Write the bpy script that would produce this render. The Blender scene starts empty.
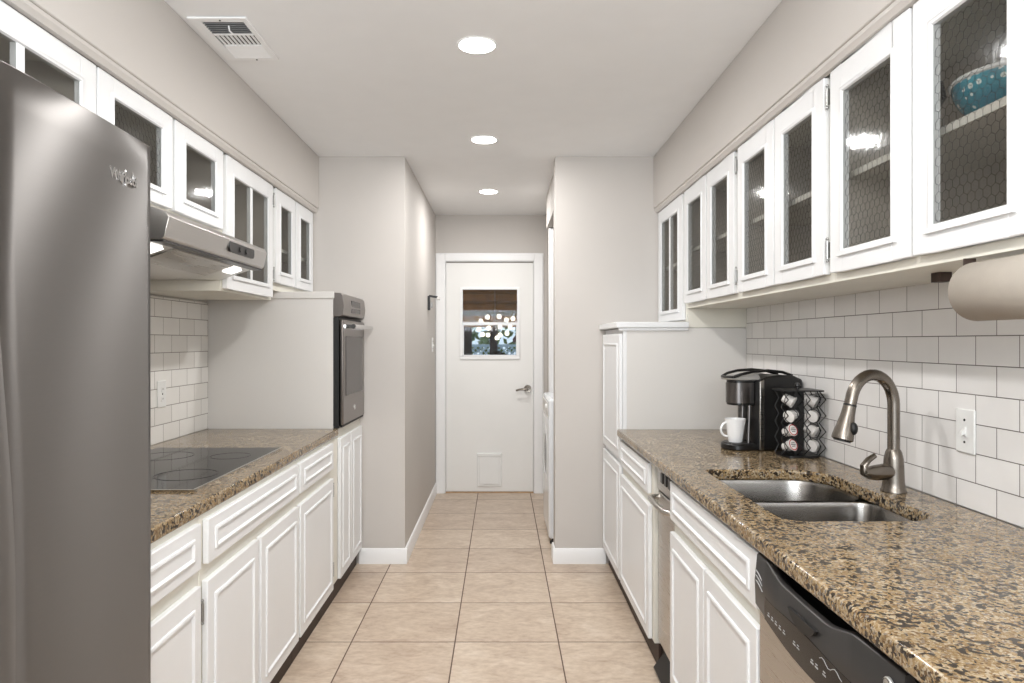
import bpy, bmesh, math, random
from mathutils import Vector, Matrix, Euler
random.seed(7)
C = bpy.context.scene.collection
S = bpy.context.scene
PI = math.pi
EYE = 1.344
CEIL = 2.464

# ------------------------------------------------------------------ camera, world, exposure, large lights
cam_d = bpy.data.cameras.new('camera')
cam_d.sensor_width = 36.0
cam_d.lens = 690.0 / 1024.0 * 36.0
cam_d.shift_x = 10.5 / 1024.0
cam_d.clip_start = 0.02
cam = bpy.data.objects.new('camera', cam_d); C.objects.link(cam)
cam.location = (0, 0, EYE); cam.rotation_euler = (PI / 2, 0, 0)
S.camera = cam
S.view_settings.view_transform = 'Standard'
S.view_settings.look = 'None'
S.view_settings.gamma = 1.0
S.view_settings.use_curve_mapping = False
S.view_settings.exposure = 0.04

world = bpy.data.worlds.new('daylight'); S.world = world
world.use_nodes = True
bgn = world.node_tree.nodes['Background']
bgn.inputs['Color'].default_value = (0.72, 0.86, 1.0, 1)
bgn.inputs['Strength'].default_value = 1.0

def area(name, loc, rot, sx, sy, power, col=(1, 1, 1), parent=None, shape='RECTANGLE', spread=PI):
    d = bpy.data.lights.new(name, 'AREA'); d.shape = shape; d.size = sx; d.size_y = sy
    d.energy = power; d.color = col; d.spread = spread
    o = bpy.data.objects.new(name, d); C.objects.link(o); o.location = loc; o.rotation_euler = rot
    if parent: o.parent = parent
    return o
# added soft fill from behind the camera, no window is built there
area('rear_fill_light', (0.0, -2.3, 1.45), (PI / 2, 0, 0), 2.2, 1.9, 34, (0.93, 0.97, 1.0))
# added upward fill behind the camera to brighten the ceiling, no real fixture
area('ceiling_fill_light', (0.0, -0.9, 1.75), (PI - 0.5, 0, 0), 1.6, 0.9, 92, (0.95, 0.98, 1.0))

# ------------------------------------------------------------------ materials
def lin(c):
    return tuple((v / 12.92 if v <= 0.04045 else ((v + 0.055) / 1.055) ** 2.4) for v in [x / 255.0 for x in c]) + (1,)

class NT:
    def __init__(self, name):
        self.m = bpy.data.materials.new(name); self.m.use_nodes = True
        self.t = self.m.node_tree; self.b = self.t.nodes['Principled BSDF']
        self.out = self.t.nodes['Material Output']
    def n(self, kind, **kw):
        nd = self.t.nodes.new(kind)
        for k, v in kw.items():
            if k in nd.inputs.keys(): nd.inputs[k].default_value = v
            else: setattr(nd, k, v)
        return nd
    def l(self, a, b): self.t.links.new(a, b)
    def coord(self, out='Object'): return self.n('ShaderNodeTexCoord').outputs[out]
    def math(self, op, a, b=None):
        nd = self.n('ShaderNodeMath', operation=op)
        for i, v in enumerate((a, b)):
            if v is None: continue
            if isinstance(v, (int, float)): nd.inputs[i].default_value = v
            else: self.l(v, nd.inputs[i])
        return nd.outputs[0]
    def ramp(self, fac, stops, interp='LINEAR'):
        r = self.n('ShaderNodeValToRGB'); r.color_ramp.interpolation = interp
        e = r.color_ramp.elements
        while len(e) < len(stops): e.new(0.5)
        for i, (p, c) in enumerate(stops):
            e[i].position = p; e[i].color = c
        self.l(fac, r.inputs[0]); return r.outputs[0]
    def mix(self, fac, a, b, blend='MIX'):
        nd = self.n('ShaderNodeMix', data_type='RGBA', blend_type=blend)
        for k, v in ((0, fac), (6, a), (7, b)):
            if isinstance(v, (int, float, tuple)): nd.inputs[k].default_value = v
            else: self.l(v, nd.inputs[k])
        return nd.outputs[2]
    def noise(self, vec, scale, detail=3, rough=0.5):
        nd = self.n('ShaderNodeTexNoise'); nd.inputs['Scale'].default_value = scale
        nd.inputs['Detail'].default_value = detail; nd.inputs['Roughness'].default_value = rough
        self.l(vec, nd.inputs['Vector']); return nd
    def bump(self, h, strength, dist=0.001):
        nd = self.n('ShaderNodeBump'); nd.inputs['Strength'].default_value = strength
        nd.inputs['Distance'].default_value = dist
        self.l(h, nd.inputs['Height']); self.l(nd.outputs[0], self.b.inputs['Normal'])

def set_b(q, color=None, rough=0.5, metal=0.0, coat=0.0, spec=0.5):
    if color is not None: q.b.inputs['Base Color'].default_value = color
    q.b.inputs['Roughness'].default_value = rough; q.b.inputs['Metallic'].default_value = metal
    q.b.inputs['Coat Weight'].default_value = coat; q.b.inputs['Coat Roughness'].default_value = 0.1
    q.b.inputs['Specular IOR Level'].default_value = spec

def plain(name, rgb, rough=0.5, metal=0.0, coat=0.0, var=0.04, scale=8.0, bump=0.0, bscale=200, spec=0.5):
    q = NT(name); set_b(q, None, rough, metal, coat, spec)
    c = lin(rgb); v = q.coord()
    n = q.noise(v, scale, 3)
    d = tuple(max(0, x * (1 - var)) for x in c[:3]) + (1,); u = tuple(min(1, x * (1 + var)) for x in c[:3]) + (1,)
    q.l(q.ramp(n.outputs[0], [(0.3, d), (0.7, u)]), q.b.inputs['Base Color'])
    if bump > 0: q.bump(q.noise(v, bscale, 3).outputs[0], bump, 0.0006)
    return q.m

M = {}
M['wall'] = plain('greige_wall_paint', (197, 192, 187), 0.75, var=0.02, scale=1.5, bump=0.12, bscale=120)
M['ceiling'] = plain('white_ceiling_paint', (236, 236, 236), 0.85, var=0.01, bump=0.1, bscale=90)
M['white'] = plain('white_cabinet_paint', (229, 230, 231), 0.35, var=0.015, scale=3, bump=0.05, bscale=60)
M['cream'] = plain('cream_face_frame_paint', (226, 223, 212), 0.4, var=0.03, scale=5)
M['trim'] = plain('white_trim_paint', (238, 238, 238), 0.4, var=0.01)
M['panel'] = plain('smooth_side_panel_paint', (214, 211, 207), 0.42, var=0.012, scale=2.5)
M['door'] = plain('white_door_paint', (232, 231, 228), 0.4, var=0.02, scale=2)
M['interior'] = plain('cabinet_interior', (206, 198, 188), 0.7, var=0.05)
M['shelf'] = plain('shelf_edge_paint', (235, 232, 224), 0.5)
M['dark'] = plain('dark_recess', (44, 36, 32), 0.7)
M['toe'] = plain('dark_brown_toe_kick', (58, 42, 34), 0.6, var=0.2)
M['wood'] = plain('bare_plywood', (176, 146, 110), 0.65, var=0.15, scale=20)
M['black'] = plain('black_plastic', (22, 21, 21), 0.3, var=0.02)
M['blackm'] = plain('matte_black', (14, 13, 13), 0.5, var=0.02)
M['wire'] = plain('black_wire_enamel', (20, 19, 19), 0.35, metal=0.3)
M['chrome'] = plain('chrome', (215, 215, 215), 0.15, metal=1.0, var=0.01)
M['hinge'] = plain('worn_steel_hinge', (150, 150, 148), 0.35, metal=1.0, var=0.1, scale=60)
M['nickel'] = plain('dark_brushed_nickel', (128, 121, 113), 0.27, metal=1.0, var=0.03, scale=50)
M['plate'] = plain('white_plastic', (232, 232, 230), 0.3, var=0.01)
M['ceramic'] = plain('white_ceramic', (240, 240, 240), 0.12, coat=0.5, var=0.01)
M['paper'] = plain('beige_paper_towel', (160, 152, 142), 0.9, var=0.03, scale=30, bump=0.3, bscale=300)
M['appl'] = plain('white_appliance_enamel', (232, 235, 238), 0.2, coat=0.3, var=0.005)
M['red'] = plain('red_print', (186, 40, 38), 0.5)
M['podw'] = plain('pod_plastic', (218, 214, 210), 0.35, var=0.05, scale=40)
M['podlid'] = plain('pod_foil_lid', (238, 234, 230), 0.4, var=0.03, scale=60)
M['badge'] = plain('badge_silver', (205, 205, 203), 0.3, metal=0.8)
M['greybtn'] = plain('pale_grey_print', (165, 165, 165), 0.5)
M['umber'] = plain('brown_patio_boards', (170, 116, 56), 0.8, var=0.3, scale=6)
M['beam'] = plain('pale_patio_beam', (150, 132, 104), 0.8, var=0.2)
M['post'] = plain('dark_patio_post', (78, 62, 52), 0.8, var=0.2)
M['bark'] = plain('tree_bark', (84, 66, 52), 0.9, var=0.3)
M['lattice'] = plain('pale_blue_lattice_paint', (196, 220, 236), 0.6)
M['darkgrey'] = plain('dark_grey_metal', (62, 60, 60), 0.35, metal=0.6)
M['ctrl'] = plain('dark_steel_control_panel', (62, 60, 59), 0.35, metal=0.5, var=0.03)
M['ctrlgloss'] = plain('glossy_black_display', (24, 22, 22), 0.18, spec=0.3)
M['cookmark'] = plain('cooktop_print', (24, 24, 26), 0.12, spec=0.1)
M['teal'] = None

def steel(name, rgb, rough, aniso=0.0, axis='Z', scale=(1, 1, 1), bumpk=0.05):
    q = NT(name); set_b(q, lin(rgb), rough, 1.0)
    v = q.coord()
    mp = q.n('ShaderNodeMapping'); mp.inputs['Scale'].default_value = scale
    q.l(v, mp.inputs['Vector'])
    n = q.noise(mp.outputs[0], 1.0, 4, 0.6)
    c = lin(rgb); d = tuple(x * 0.965 for x in c[:3]) + (1,)
    q.l(q.ramp(n.outputs[0], [(0.3, d), (0.7, c)]), q.b.inputs['Base Color'])
    q.l(q.math('ADD', q.math('MULTIPLY', n.outputs[0], 0.06), rough - 0.03), q.b.inputs['Roughness'])
    if aniso:
        q.b.inputs['Anisotropic'].default_value = aniso
        tn = q.n('ShaderNodeTangent', direction_type='RADIAL', axis=axis)
        q.l(tn.outputs[0], q.b.inputs['Tangent']); q.b.inputs['Anisotropic Rotation'].default_value = 0.25
    if bumpk: q.bump(n.outputs[0], bumpk, 0.0004)
    return q.m
M['fridge'] = steel('brushed_stainless_fridge', (132, 129, 127), 0.40, 1.0, 'Z', (6, 6, 500), 0.02)
M['steel'] = steel('brushed_stainless', (190, 186, 181), 0.28, 0.5, 'Z', (6, 6, 400), 0.0)
M['darksteel'] = steel('dark_brushed_steel', (112, 108, 106), 0.3, 0.5, 'Z', (6, 6, 400), 0.0)
M['ovensteel'] = steel('dark_stainless_oven', (138, 132, 129), 0.3, 0.4, 'Z', (6, 6, 400), 0.0)
M['hood'] = steel('brushed_stainless_hood', (216, 213, 210), 0.3, 0.3, 'Z', (6, 6, 300), 0.0)
M['sink'] = steel('satin_sink_steel', (150, 147, 143), 0.24, 0.3, 'Z', (10, 10, 10), 0.0)

def tilemat(name, off_u, off_v, bw, bh, ax_u, c1, c2, mortar, msize, offset, rough, bump_d, travertine=False):
    q = NT(name); set_b(q, None, rough, 0, 0.0)
    v = q.coord(); sp = q.n('ShaderNodeSeparateXYZ'); q.l(v, sp.inputs[0])
    u = q.math('SUBTRACT', sp.outputs[ax_u[0]], off_u); w = q.math('SUBTRACT', sp.outputs[ax_u[1]], off_v)
    cb = q.n('ShaderNodeCombineXYZ'); q.l(u, cb.inputs[0]); q.l(w, cb.inputs[1])
    br = q.n('ShaderNodeTexBrick'); br.offset = offset; br.offset_frequency = 2; br.squash = 1.0
    q.l(cb.outputs[0], br.inputs['Vector'])
    br.inputs['Scale'].default_value = 1.0; br.inputs['Mortar Size'].default_value = msize
    br.inputs['Mortar Smooth'].default_value = 0.25; br.inputs['Bias'].default_value = 0.0
    br.inputs['Brick Width'].default_value = bw; br.inputs['Row Height'].default_value = bh
    br.inputs['Color1'].default_value = lin(c1); br.inputs['Color2'].default_value = lin(c2)
    br.inputs['Mortar'].default_value = lin(mortar)
    col = br.outputs['Color']
    if travertine:
        # per-tile shift so the veins break at every grout line
        fu = q.math('FLOOR', q.math('DIVIDE', u, bw)); fv = q.math('FLOOR', q.math('DIVIDE', w, bh))
        c3 = q.n('ShaderNodeCombineXYZ')
        q.l(q.math('ADD', u, q.math('MULTIPLY', fv, 3.7)), c3.inputs[0]); q.l(q.math('ADD', w, q.math('MULTIPLY', fu, 5.3)), c3.inputs[1])
        q.l(q.math('ADD', fu, fv), c3.inputs[2])
        mp = q.n('ShaderNodeMapping'); mp.inputs['Scale'].default_value = (1.0, 1.9, 1.0); mp.inputs['Rotation'].default_value = (0, 0, 0.4)
        q.l(c3.outputs[0], mp.inputs[0])
        n1 = q.noise(mp.outputs[0], 5.5, 7, 0.62); n1.inputs['Distortion'].default_value = 0.9
        n2 = q.noise(mp.outputs[0], 26.0, 5, 0.65)
        stone = q.ramp(n1.outputs[0], [(0.28, lin((164, 142, 124))), (0.42, lin((188, 170, 152))), (0.55, lin((202, 186, 168))), (0.72, lin((218, 206, 192)))])
        stone = q.mix(0.35, stone, q.ramp(n2.outputs[0], [(0.35, lin((166, 144, 124))), (0.6, lin((214, 200, 184)))]))
    
        tint = q.mix(0.5, stone, q.mix(1.0, stone, col, 'MULTIPLY'))
        col = q.mix(br.outputs['Fac'], tint, lin(mortar))
    else:
        n1 = q.noise(v, 14, 3)
        col = q.mix(0.12, col, q.mix(1.0, col, q.ramp(n1.outputs[0], [(0.3, (0.8, 0.8, 0.8, 1)), (0.7, (1, 1, 1, 1))]), 'MULTIPLY'))
    q.l(col, q.b.inputs['Base Color'])
    inv = q.math('SUBTRACT', 1.0, br.outputs['Fac'])
    q.l(q.math('ADD', q.math('MULTIPLY', br.outputs['Fac'], 0.4), rough), q.b.inputs['Roughness'])
    wav = q.noise(v, 9, 2)
    q.bump(q.math('ADD', inv, q.math('MULTIPLY', wav.outputs[0], 0.35)), 0.6, bump_d)
    return q.m
M['floor'] = tilemat('beige_travertine_floor_tile', -0.208, 3.086, 0.463, 0.463, (0, 1), (255, 250, 244), (226, 214, 206), (96, 76, 64), 0.0032, 0.0, 0.33, 0.0015, True)
M['tileR'] = tilemat('white_subway_tile_right', 1.848, 0.885, 0.157, 0.079, (1, 2), (234, 232, 230), (226, 224, 222), (92, 84, 80), 0.0014, 0.5, 0.13, 0.0012)
M['tileL'] = tilemat('white_subway_tile_left', 3.279 + 0.0785, 0.890, 0.157, 0.0806, (1, 2), (236, 234, 230), (228, 225, 220), (104, 94, 84), 0.0014, 0.5, 0.13, 0.0012)

def granite():
    q = NT('speckled_brown_granite'); set_b(q, None, 0.13, 0, 0.0, 0.42)
    v = q.coord()
    mp = q.n('ShaderNodeMapping'); mp.inputs['Scale'].default_value = (1.0, 1.0, 1.0); mp.inputs['Rotation'].default_value = (0.3, 0.2, 0.6)
    q.l(v, mp.inputs[0])
    dn = q.noise(mp.outputs[0], 45, 3)
    vv = q.n('ShaderNodeVectorMath', operation='MULTIPLY_ADD')
    q.l(dn.outputs['Color'], vv.inputs[0]); vv.inputs[1].default_value = (0.008, 0.008, 0.008); q.l(mp.outputs[0], vv.inputs[2])
    vo = q.n('ShaderNodeTexVoronoi'); vo.inputs['Scale'].default_value = 190; q.l(vv.outputs[0], vo.inputs['Vector'])
    sp = q.n('ShaderNodeSeparateColor'); q.l(vo.outputs['Color'], sp.inputs[0])
    base = q.ramp(sp.outputs[0], [(0.0, lin((154, 132, 98))), (0.22, lin((128, 104, 72))), (0.42, lin((170, 156, 132))), (0.6, lin((142, 118, 84))),
                                  (0.74, lin((94, 72, 50))), (0.87, lin((118, 112, 106))), (0.94, lin((52, 40, 34)))], 'CONSTANT')
    big = q.noise(mp.outputs[0], 9, 4, 0.6)
    base = q.mix(q.ramp(big.outputs[0], [(0.42, (0, 0, 0, 1)), (0.62, (0.55, 0.55, 0.55, 1))]), base, lin((122, 98, 64)))
    spk = q.noise(vv.outputs[0], 220, 3, 0.6)
    base = q.mix(q.ramp(spk.outputs[0], [(0.55, (0, 0, 0, 1)), (0.66, (0.8, 0.8, 0.8, 1))]), base, lin((180, 168, 146)))
    vo2 = q.n('ShaderNodeTexVoronoi'); vo2.inputs['Scale'].default_value = 118; q.l(vv.outputs[0], vo2.inputs['Vector'])
    sp2 = q.n('ShaderNodeSeparateColor'); q.l(vo2.outputs['Color'], sp2.inputs[0])
    cl = q.noise(mp.outputs[0], 26, 3, 0.6)
    dk = q.math('MULTIPLY', q.math('GREATER_THAN', sp2.outputs[1], 0.66), q.math('GREATER_THAN', cl.outputs[0], 0.47))
    base = q.mix(q.math('MULTIPLY', dk, 0.93), base, lin((34, 29, 27)))
    q.l(base, q.b.inputs['Base Color'])
    return q.m
M['granite'] = granite()

def glassmat(name, tint, gloss, rough, bump_k, bscale):
    q = NT(name); q.t.nodes.remove(q.b)
    tr = q.n('ShaderNodeBsdfTransparent'); tr.inputs['Color'].default_value = tint
    gl = q.n('ShaderNodeBsdfGlossy'); gl.inputs['Roughness'].default_value = rough
    gl.inputs['Color'].default_value = (0.95, 0.97, 1, 1)
    v = q.coord(); nz = q.noise(v, bscale, 2)
    bp = q.n('ShaderNodeBump'); bp.inputs['Strength'].default_value = bump_k; bp.inputs['Distance'].default_value = 0.001
    q.l(nz.outputs[0], bp.inputs['Height']); q.l(bp.outputs[0], gl.inputs['Normal'])
    fr = q.n('ShaderNodeFresnel'); fr.inputs['IOR'].default_value = 1.5
    mx = q.n('ShaderNodeMixShader')
    q.l(q.math('MULTIPLY', fr.outputs[0], gloss), mx.inputs[0])
    q.l(tr.outputs[0], mx.inputs[1]); q.l(gl.outputs[0], mx.inputs[2]); q.l(mx.outputs[0], q.out.inputs['Surface'])
    return q.m
M['glass'] = glassmat('wired_cabinet_glass', (0.82, 0.82, 0.81, 1), 0.11, 0.07, 0.2, 60)
M['clear'] = glassmat('clear_window_glass', (0.95, 0.96, 0.96, 1), 0.12, 0.02, 0.0, 5)
M['ovenglass'] = plain('dark_oven_glass', (66, 62, 60), 0.15, var=0.02, spec=0.25)
M['cook'] = plain('black_ceramic_cooktop', (14, 14, 16), 0.06, var=0.02, spec=0.1)
M['clearcup'] = glassmat('drinking_glass', (0.9, 0.92, 0.92, 1), 1.2, 0.03, 0.0, 5)

def emit(name, col, k):
    q = NT(name); q.b.inputs['Base Color'].default_value = (1, 1, 1, 1)
    q.b.inputs['Emission Color'].default_value = col; q.b.inputs['Emission Strength'].default_value = k
    return q.m
M['lamp'] = emit('recessed_lamp_lens', (1, 0.98, 0.95, 1), 14)
M['hoodlamp'] = emit('hood_lamp_lens', (1, 0.98, 0.94, 1), 2.5)
M['globe'] = emit('warm_globe_glass', (1, 0.88, 0.66, 1), 2.2)

def leafmat(name, a, b):
    q = NT(name); set_b(q, None, 0.7)
    n = q.noise(q.coord(), 9, 5, 0.7)
    q.l(q.ramp(n.outputs[0], [(0.35, lin(a)), (0.65, lin(b))]), q.b.inputs['Base Color']); return q.m
M['leaf'] = leafmat('tree_leaves', (52, 74, 40), (130, 150, 96))
M['pinkleaf'] = leafmat('reddish_leaves', (96, 66, 70), (150, 120, 120))
M['ground'] = plain('patio_ground', (186, 172, 146), 0.9, var=0.2)

def tealmat():
    q = NT('teal_patterned_ceramic'); set_b(q, None, 0.25, 0, 0.3)
    v = q.coord()
    vo = q.n('ShaderNodeTexVoronoi'); vo.inputs['Scale'].default_value = 48; vo.inputs['Randomness'].default_value = 0.3
    q.l(v, vo.inputs['Vector'])
    dots = q.math('LESS_THAN', vo.outputs['Distance'], 0.34)
    n = q.noise(v, 12, 2)
    msk = q.math('MULTIPLY', dots, q.math('GREATER_THAN', n.outputs[0], 0.44))
    q.l(q.mix(msk, q.ramp(n.outputs[0], [(0.3, lin((34, 120, 146))), (0.7, lin((70, 168, 186)))]), lin((226, 240, 238))), q.b.inputs['Base Color'])
    return q.m
M['teal'] = tealmat()
M['lid'] = plain('silver_plastic', (176, 174, 170), 0.3, metal=0.3, var=0.01)

# ------------------------------------------------------------------ mesh helpers
class MB:
    def __init__(self): self.bm = bmesh.new()
    def face(self, vs):
        try: return self.bm.faces.new(vs)
        except ValueError: return None
    def box(self, x0, x1, y0, y1, z0, z1):
        if x0 > x1: x0, x1 = x1, x0
        v = [self.bm.verts.new(p) for p in ((x0, y0, z0), (x1, y0, z0), (x1, y1, z0), (x0, y1, z0), (x0, y0, z1), (x1, y0, z1), (x1, y1, z1), (x0, y1, z1))]
        for f in ((0, 3, 2, 1), (4, 5, 6, 7), (0, 1, 5, 4), (1, 2, 6, 5), (2, 3, 7, 6), (3, 0, 4, 7)): self.face([v[i] for i in f])
        return self
    def obox(self, c, ax, ay, az):           # oriented box: centre and three half vectors
        c, ax, ay, az = map(Vector, (c, ax, ay, az))
        v = [self.bm.verts.new(c + ax * i + ay * j + az * k) for k in (-1, 1) for j in (-1, 1) for i in (-1, 1)]
        for f in ((0, 2, 3, 1), (4, 5, 7, 6), (0, 1, 5, 4), (1, 3, 7, 5), (3, 2, 6, 7), (2, 0, 4, 6)): self.face([v[i] for i in f])
        return self
    def prism(self, pts, axis, a0, a1):      # pts in the two other axes, in order
        def mk(p, a):
            if axis == 'y': return (p[0], a, p[1])
            if axis == 'x': return (a, p[0], p[1])
            return (p[0], p[1], a)
        A = [self.bm.verts.new(mk(p, a0)) for p in pts]; B = [self.bm.verts.new(mk(p, a1)) for p in pts]
        self.face(A); self.face(list(reversed(B)))
        n = len(pts)
        for i in range(n): self.face([A[i], B[i], B[(i + 1) % n], A[(i + 1) % n]])
        return self
    def rings(self, rings, close=True, cap=True):
        R = [[self.bm.verts.new(p) for p in r] for r in rings]
        for a, b in zip(R, R[1:]):
            n = len(a)
            for i in range(n if close else n - 1): self.face([a[i], a[(i + 1) % n], b[(i + 1) % n], b[i]])
        if cap:
            self.face(list(reversed(R[0]))); self.face(R[-1])
        return self
    def lathe(self, prof, c=(0, 0, 0), seg=24, cap=False, axis='z'):
        def mk(r, h, t):
            a, b = r * math.cos(t), r * math.sin(t)
            if axis == 'z': return (c[0] + a, c[1] + b, c[2] + h)
            if axis == 'y': return (c[0] + a, c[1] + h, c[2] + b)
            return (c[0] + h, c[1] + a, c[2] + b)
        return self.rings([[mk(r, h, 2 * PI * i / seg) for i in range(seg)] for r, h in prof], True, cap)
    def tube(self, pts, r, seg=10, cap=True, closed=False):
        pts = [Vector(p) for p in pts]; n = len(pts)
        rad = r if isinstance(r, (list, tuple)) else [r] * n
        rings = []; prev = None
        for i, p in enumerate(pts):
            if closed: t = (pts[(i + 1) % n] - pts[i - 1])
            else: t = (pts[min(i + 1, n - 1)] - pts[max(i - 1, 0)])
            t.normalize()
            if prev is None:
                u = t.orthogonal().normalized()
            else:
                u = (prev - t * prev.dot(t))
                u = u.normalized() if u.length > 1e-6 else t.orthogonal().normalized()
            prev = u; w = t.cross(u)
            rings.append([p + (u * math.cos(2 * PI * k / seg) + w * math.sin(2 * PI * k / seg)) * rad[i] for k in range(seg)])
        if closed: rings.append(rings[0]); cap = False
        return self.rings(rings, True, cap)
    def sphere(self, c, r, seg=14, sz=1.0):
        n = 8
        return self.lathe([(max(1e-4, r * math.sin(PI * i / n)), -r * sz * math.cos(PI * i / n)) for i in range(n + 1)], c, seg)
    def xform(self, m): bmesh.ops.transform(self.bm, matrix=m, verts=self.bm.verts); return self

def rroot(o):
    p = o
    while p.parent: p = p.parent
    return p
def link(name, mb, mat, parent=None, bevel=0.0, smooth=True, local=False, segs=2, origin=None, angle=35):
    """One mesh object; geometry given in world coordinates unless local."""
    bm = mb.bm if isinstance(mb, MB) else mb
    bmesh.ops.remove_doubles(bm, verts=bm.verts, dist=1e-6)
    bmesh.ops.recalc_face_normals(bm, faces=bm.faces)
    if parent and not local:
        bmesh.ops.translate(bm, vec=-rroot(parent).location, verts=bm.verts)
    if origin is not None: bmesh.ops.translate(bm, vec=-Vector(origin), verts=bm.verts)
    me = bpy.data.meshes.new(name); bm.to_mesh(me); bm.free()
    if smooth:
        me.shade_smooth()
        me.set_sharp_from_angle(angle=math.radians(angle))
    me.materials.append(mat)
    o = bpy.data.objects.new(name, me); C.objects.link(o)
    if parent: o.parent = parent
    if origin is not None: o.location = origin
    if bevel > 0:
        b = o.modifiers.new('edge', 'BEVEL'); b.width = bevel; b.segments = segs; b.limit_method = 'ANGLE'; b.angle_limit = math.radians(40)
        b.harden_normals = False
    return o
def tag(o, label, cat, group=None):
    o['label'] = label; o['category'] = cat
    if group: o['group'] = group
    return o
def thing(name, label, cat, loc=(0, 0, 0), rz=0, group=None):
    o = bpy.data.objects.new(name, None); C.objects.link(o); o.location = loc; o.rotation_euler = (0, 0, rz)
    o.empty_display_size = 0.05
    return tag(o, label, cat, group)
def struct(name, mb, mat, bevel=0.0, parent=None):
    o = link(name, mb, mat, parent, bevel=bevel)
    if not parent: o['kind'] = 'structure'
    return o
def dup(root, loc, rz=None, label=None):
    def cp(o, par):
        c = o.copy(); C.objects.link(c); c.parent = par
        for ch in list(o.children): cp(ch, c)
        return c
    r = cp(root, None); r.location = loc
    if rz is not None: r.rotation_euler = (0, 0, rz)
    if label: r['label'] = label
    return r
def text_bm(s, size, depth, matrix, font_bold=0.0, spacing=1.0):
    cu = bpy.data.curves.new('lettering', 'FONT'); cu.body = s; cu.size = size; cu.extrude = depth; cu.offset = font_bold; cu.space_character = spacing
    cu.resolution_u = 3
    o = bpy.data.objects.new('lettering', cu); C.objects.link(o)
    bpy.context.view_layer.update()
    me = bpy.data.meshes.new_from_object(o.evaluated_get(bpy.context.evaluated_depsgraph_get()))
    bpy.data.objects.remove(o); bpy.data.curves.remove(cu)
    bm = bmesh.new(); bm.from_mesh(me); bpy.data.meshes.remove(me)
    bmesh.ops.transform(bm, matrix=matrix, verts=bm.verts)
    return bm
def rrect(x0, x1, y0, y1, r, n=6):
    if not isinstance(r, (list, tuple)): r = [r] * 4   # corners: (x0,y0) (x1,y0) (x1,y1) (x0,y1)
    cs = ((x0 + r[0], y0 + r[0], PI, r[0]), (x1 - r[1], y0 + r[1], 1.5 * PI, r[1]), (x1 - r[2], y1 - r[2], 0, r[2]), (x0 + r[3], y1 - r[3], 0.5 * PI, r[3]))
    return [(cx + rr * math.cos(a0 + 0.5 * PI * i / n), cy + rr * math.sin(a0 + 0.5 * PI * i / n)) for cx, cy, a0, rr in cs for i in range(n + 1)]

# ------------------------------------------------------------------ the room shell
YS = 4.18      # plane of the two stub walls
YD = 6.12      # plane of the far door wall
struct('floor', MB().box(-2.0, 2.0, -2.6, YD + 0.13, -0.08, 0.0), M['floor'])
struct('ceiling', MB().box(-2.0, 2.0, -2.6, YD + 0.13, CEIL, CEIL + 0.1), M['ceiling'])
struct('wall_left', MB().box(-1.68, -1.54, -2.6, YS, 0, CEIL), M['wall'])
struct('wall_right', MB().box(1.28, 1.42, -2.6, YS, 0, CEIL), M['wall'])
struct('wall_hall_left', MB().box(-1.68, -0.585, YS, YD + 0.13, 0, CEIL), M['wall'])
struct('wall_stub_right', MB().box(0.325, 1.42, YS, YS + 0.13, 0, CEIL), M['wall'])
struct('wall_hall_right', MB().box(0.405, 1.42, 5.30, YD + 0.13, 0, CEIL), M['wall'])
struct('wall_closet', MB().box(1.28, 1.42, YS + 0.13, 5.30, 0, CEIL), M['wall'])
struct('wall_closet_header', MB().box(0.345, 0.42, YS + 0.131, 5.299, 2.21, CEIL), M['wall'])
struct('wall_end', MB().box(-0.585, -0.50, YD, YD + 0.13, 0, CEIL).box(0.29, 0.405, YD, YD + 0.13, 0, CEIL).box(-0.50, 0.29, YD, YD + 0.13, 2.06, CEIL), M['wall'])
struct('wall_soffit_left', MB().box(-1.54, -1.105, -2.6, YS, 2.146, CEIL), M['wall'], 0.004)
struct('wall_soffit_right', MB().box(0.92, 1.28, -2.6, YS, 2.146, CEIL), M['wall'], 0.004)
struct('wall_tile_left', MB().box(-1.54, -1.53, 1.54, 3.598, 0.891, 1.545), M['tileL'])
struct('wall_tile_right', MB().box(1.27, 1.28, 0.45, 3.578, 0.891, 1.516), M['tileR'])
# moulding strips under the soffits
pr = [(0.006, 2.1455), (0.006, 2.134), (0.012, 2.127), (0.016, 2.121), (0.034, 2.121), (0.034, 2.1455)]
struct('trim_1', MB().prism([(-(1.105 + a), z) for a, z in pr], 'y', 0.6, YS), M['wall'])
struct('trim_2', MB().prism([(0.920 + a, z) for a, z in pr], 'y', 0.6, YS), M['wall'])
# baseboards
bp = [(0.0, 0.0), (0.014, 0.0), (0.014, 0.075), (0.008, 0.09), (0.0, 0.092)]
struct('baseboard_left', MB().prism([(YS - d, z) for d, z in bp], 'x', -0.86, -0.585 + 0.014).prism([(-0.585 + d, z) for d, z in bp], 'y', YS, YD), M['trim'])
struct('baseboard_right', MB().prism([(YS - d, z) for d, z in bp], 'x', 0.325 - 0.014, 0.63).prism([(0.325 - d, z) for d, z in bp], 'y', YS, YS + 0.13), M['trim'])
struct('baseboard_hall', MB().prism([(0.405 - d, z) for d, z in bp], 'y', 5.32, YD), M['trim'])
struct('trim_3', MB().box(0.372, 0.404, 5.20, 5.30, 0, 2.2).box(0.385, 0.404, 5.19, 5.21, 0, 2.2).box(0.36, 0.372, 5.215, 5.285, 0, 2.2), M['trim'], 0.003)

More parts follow.
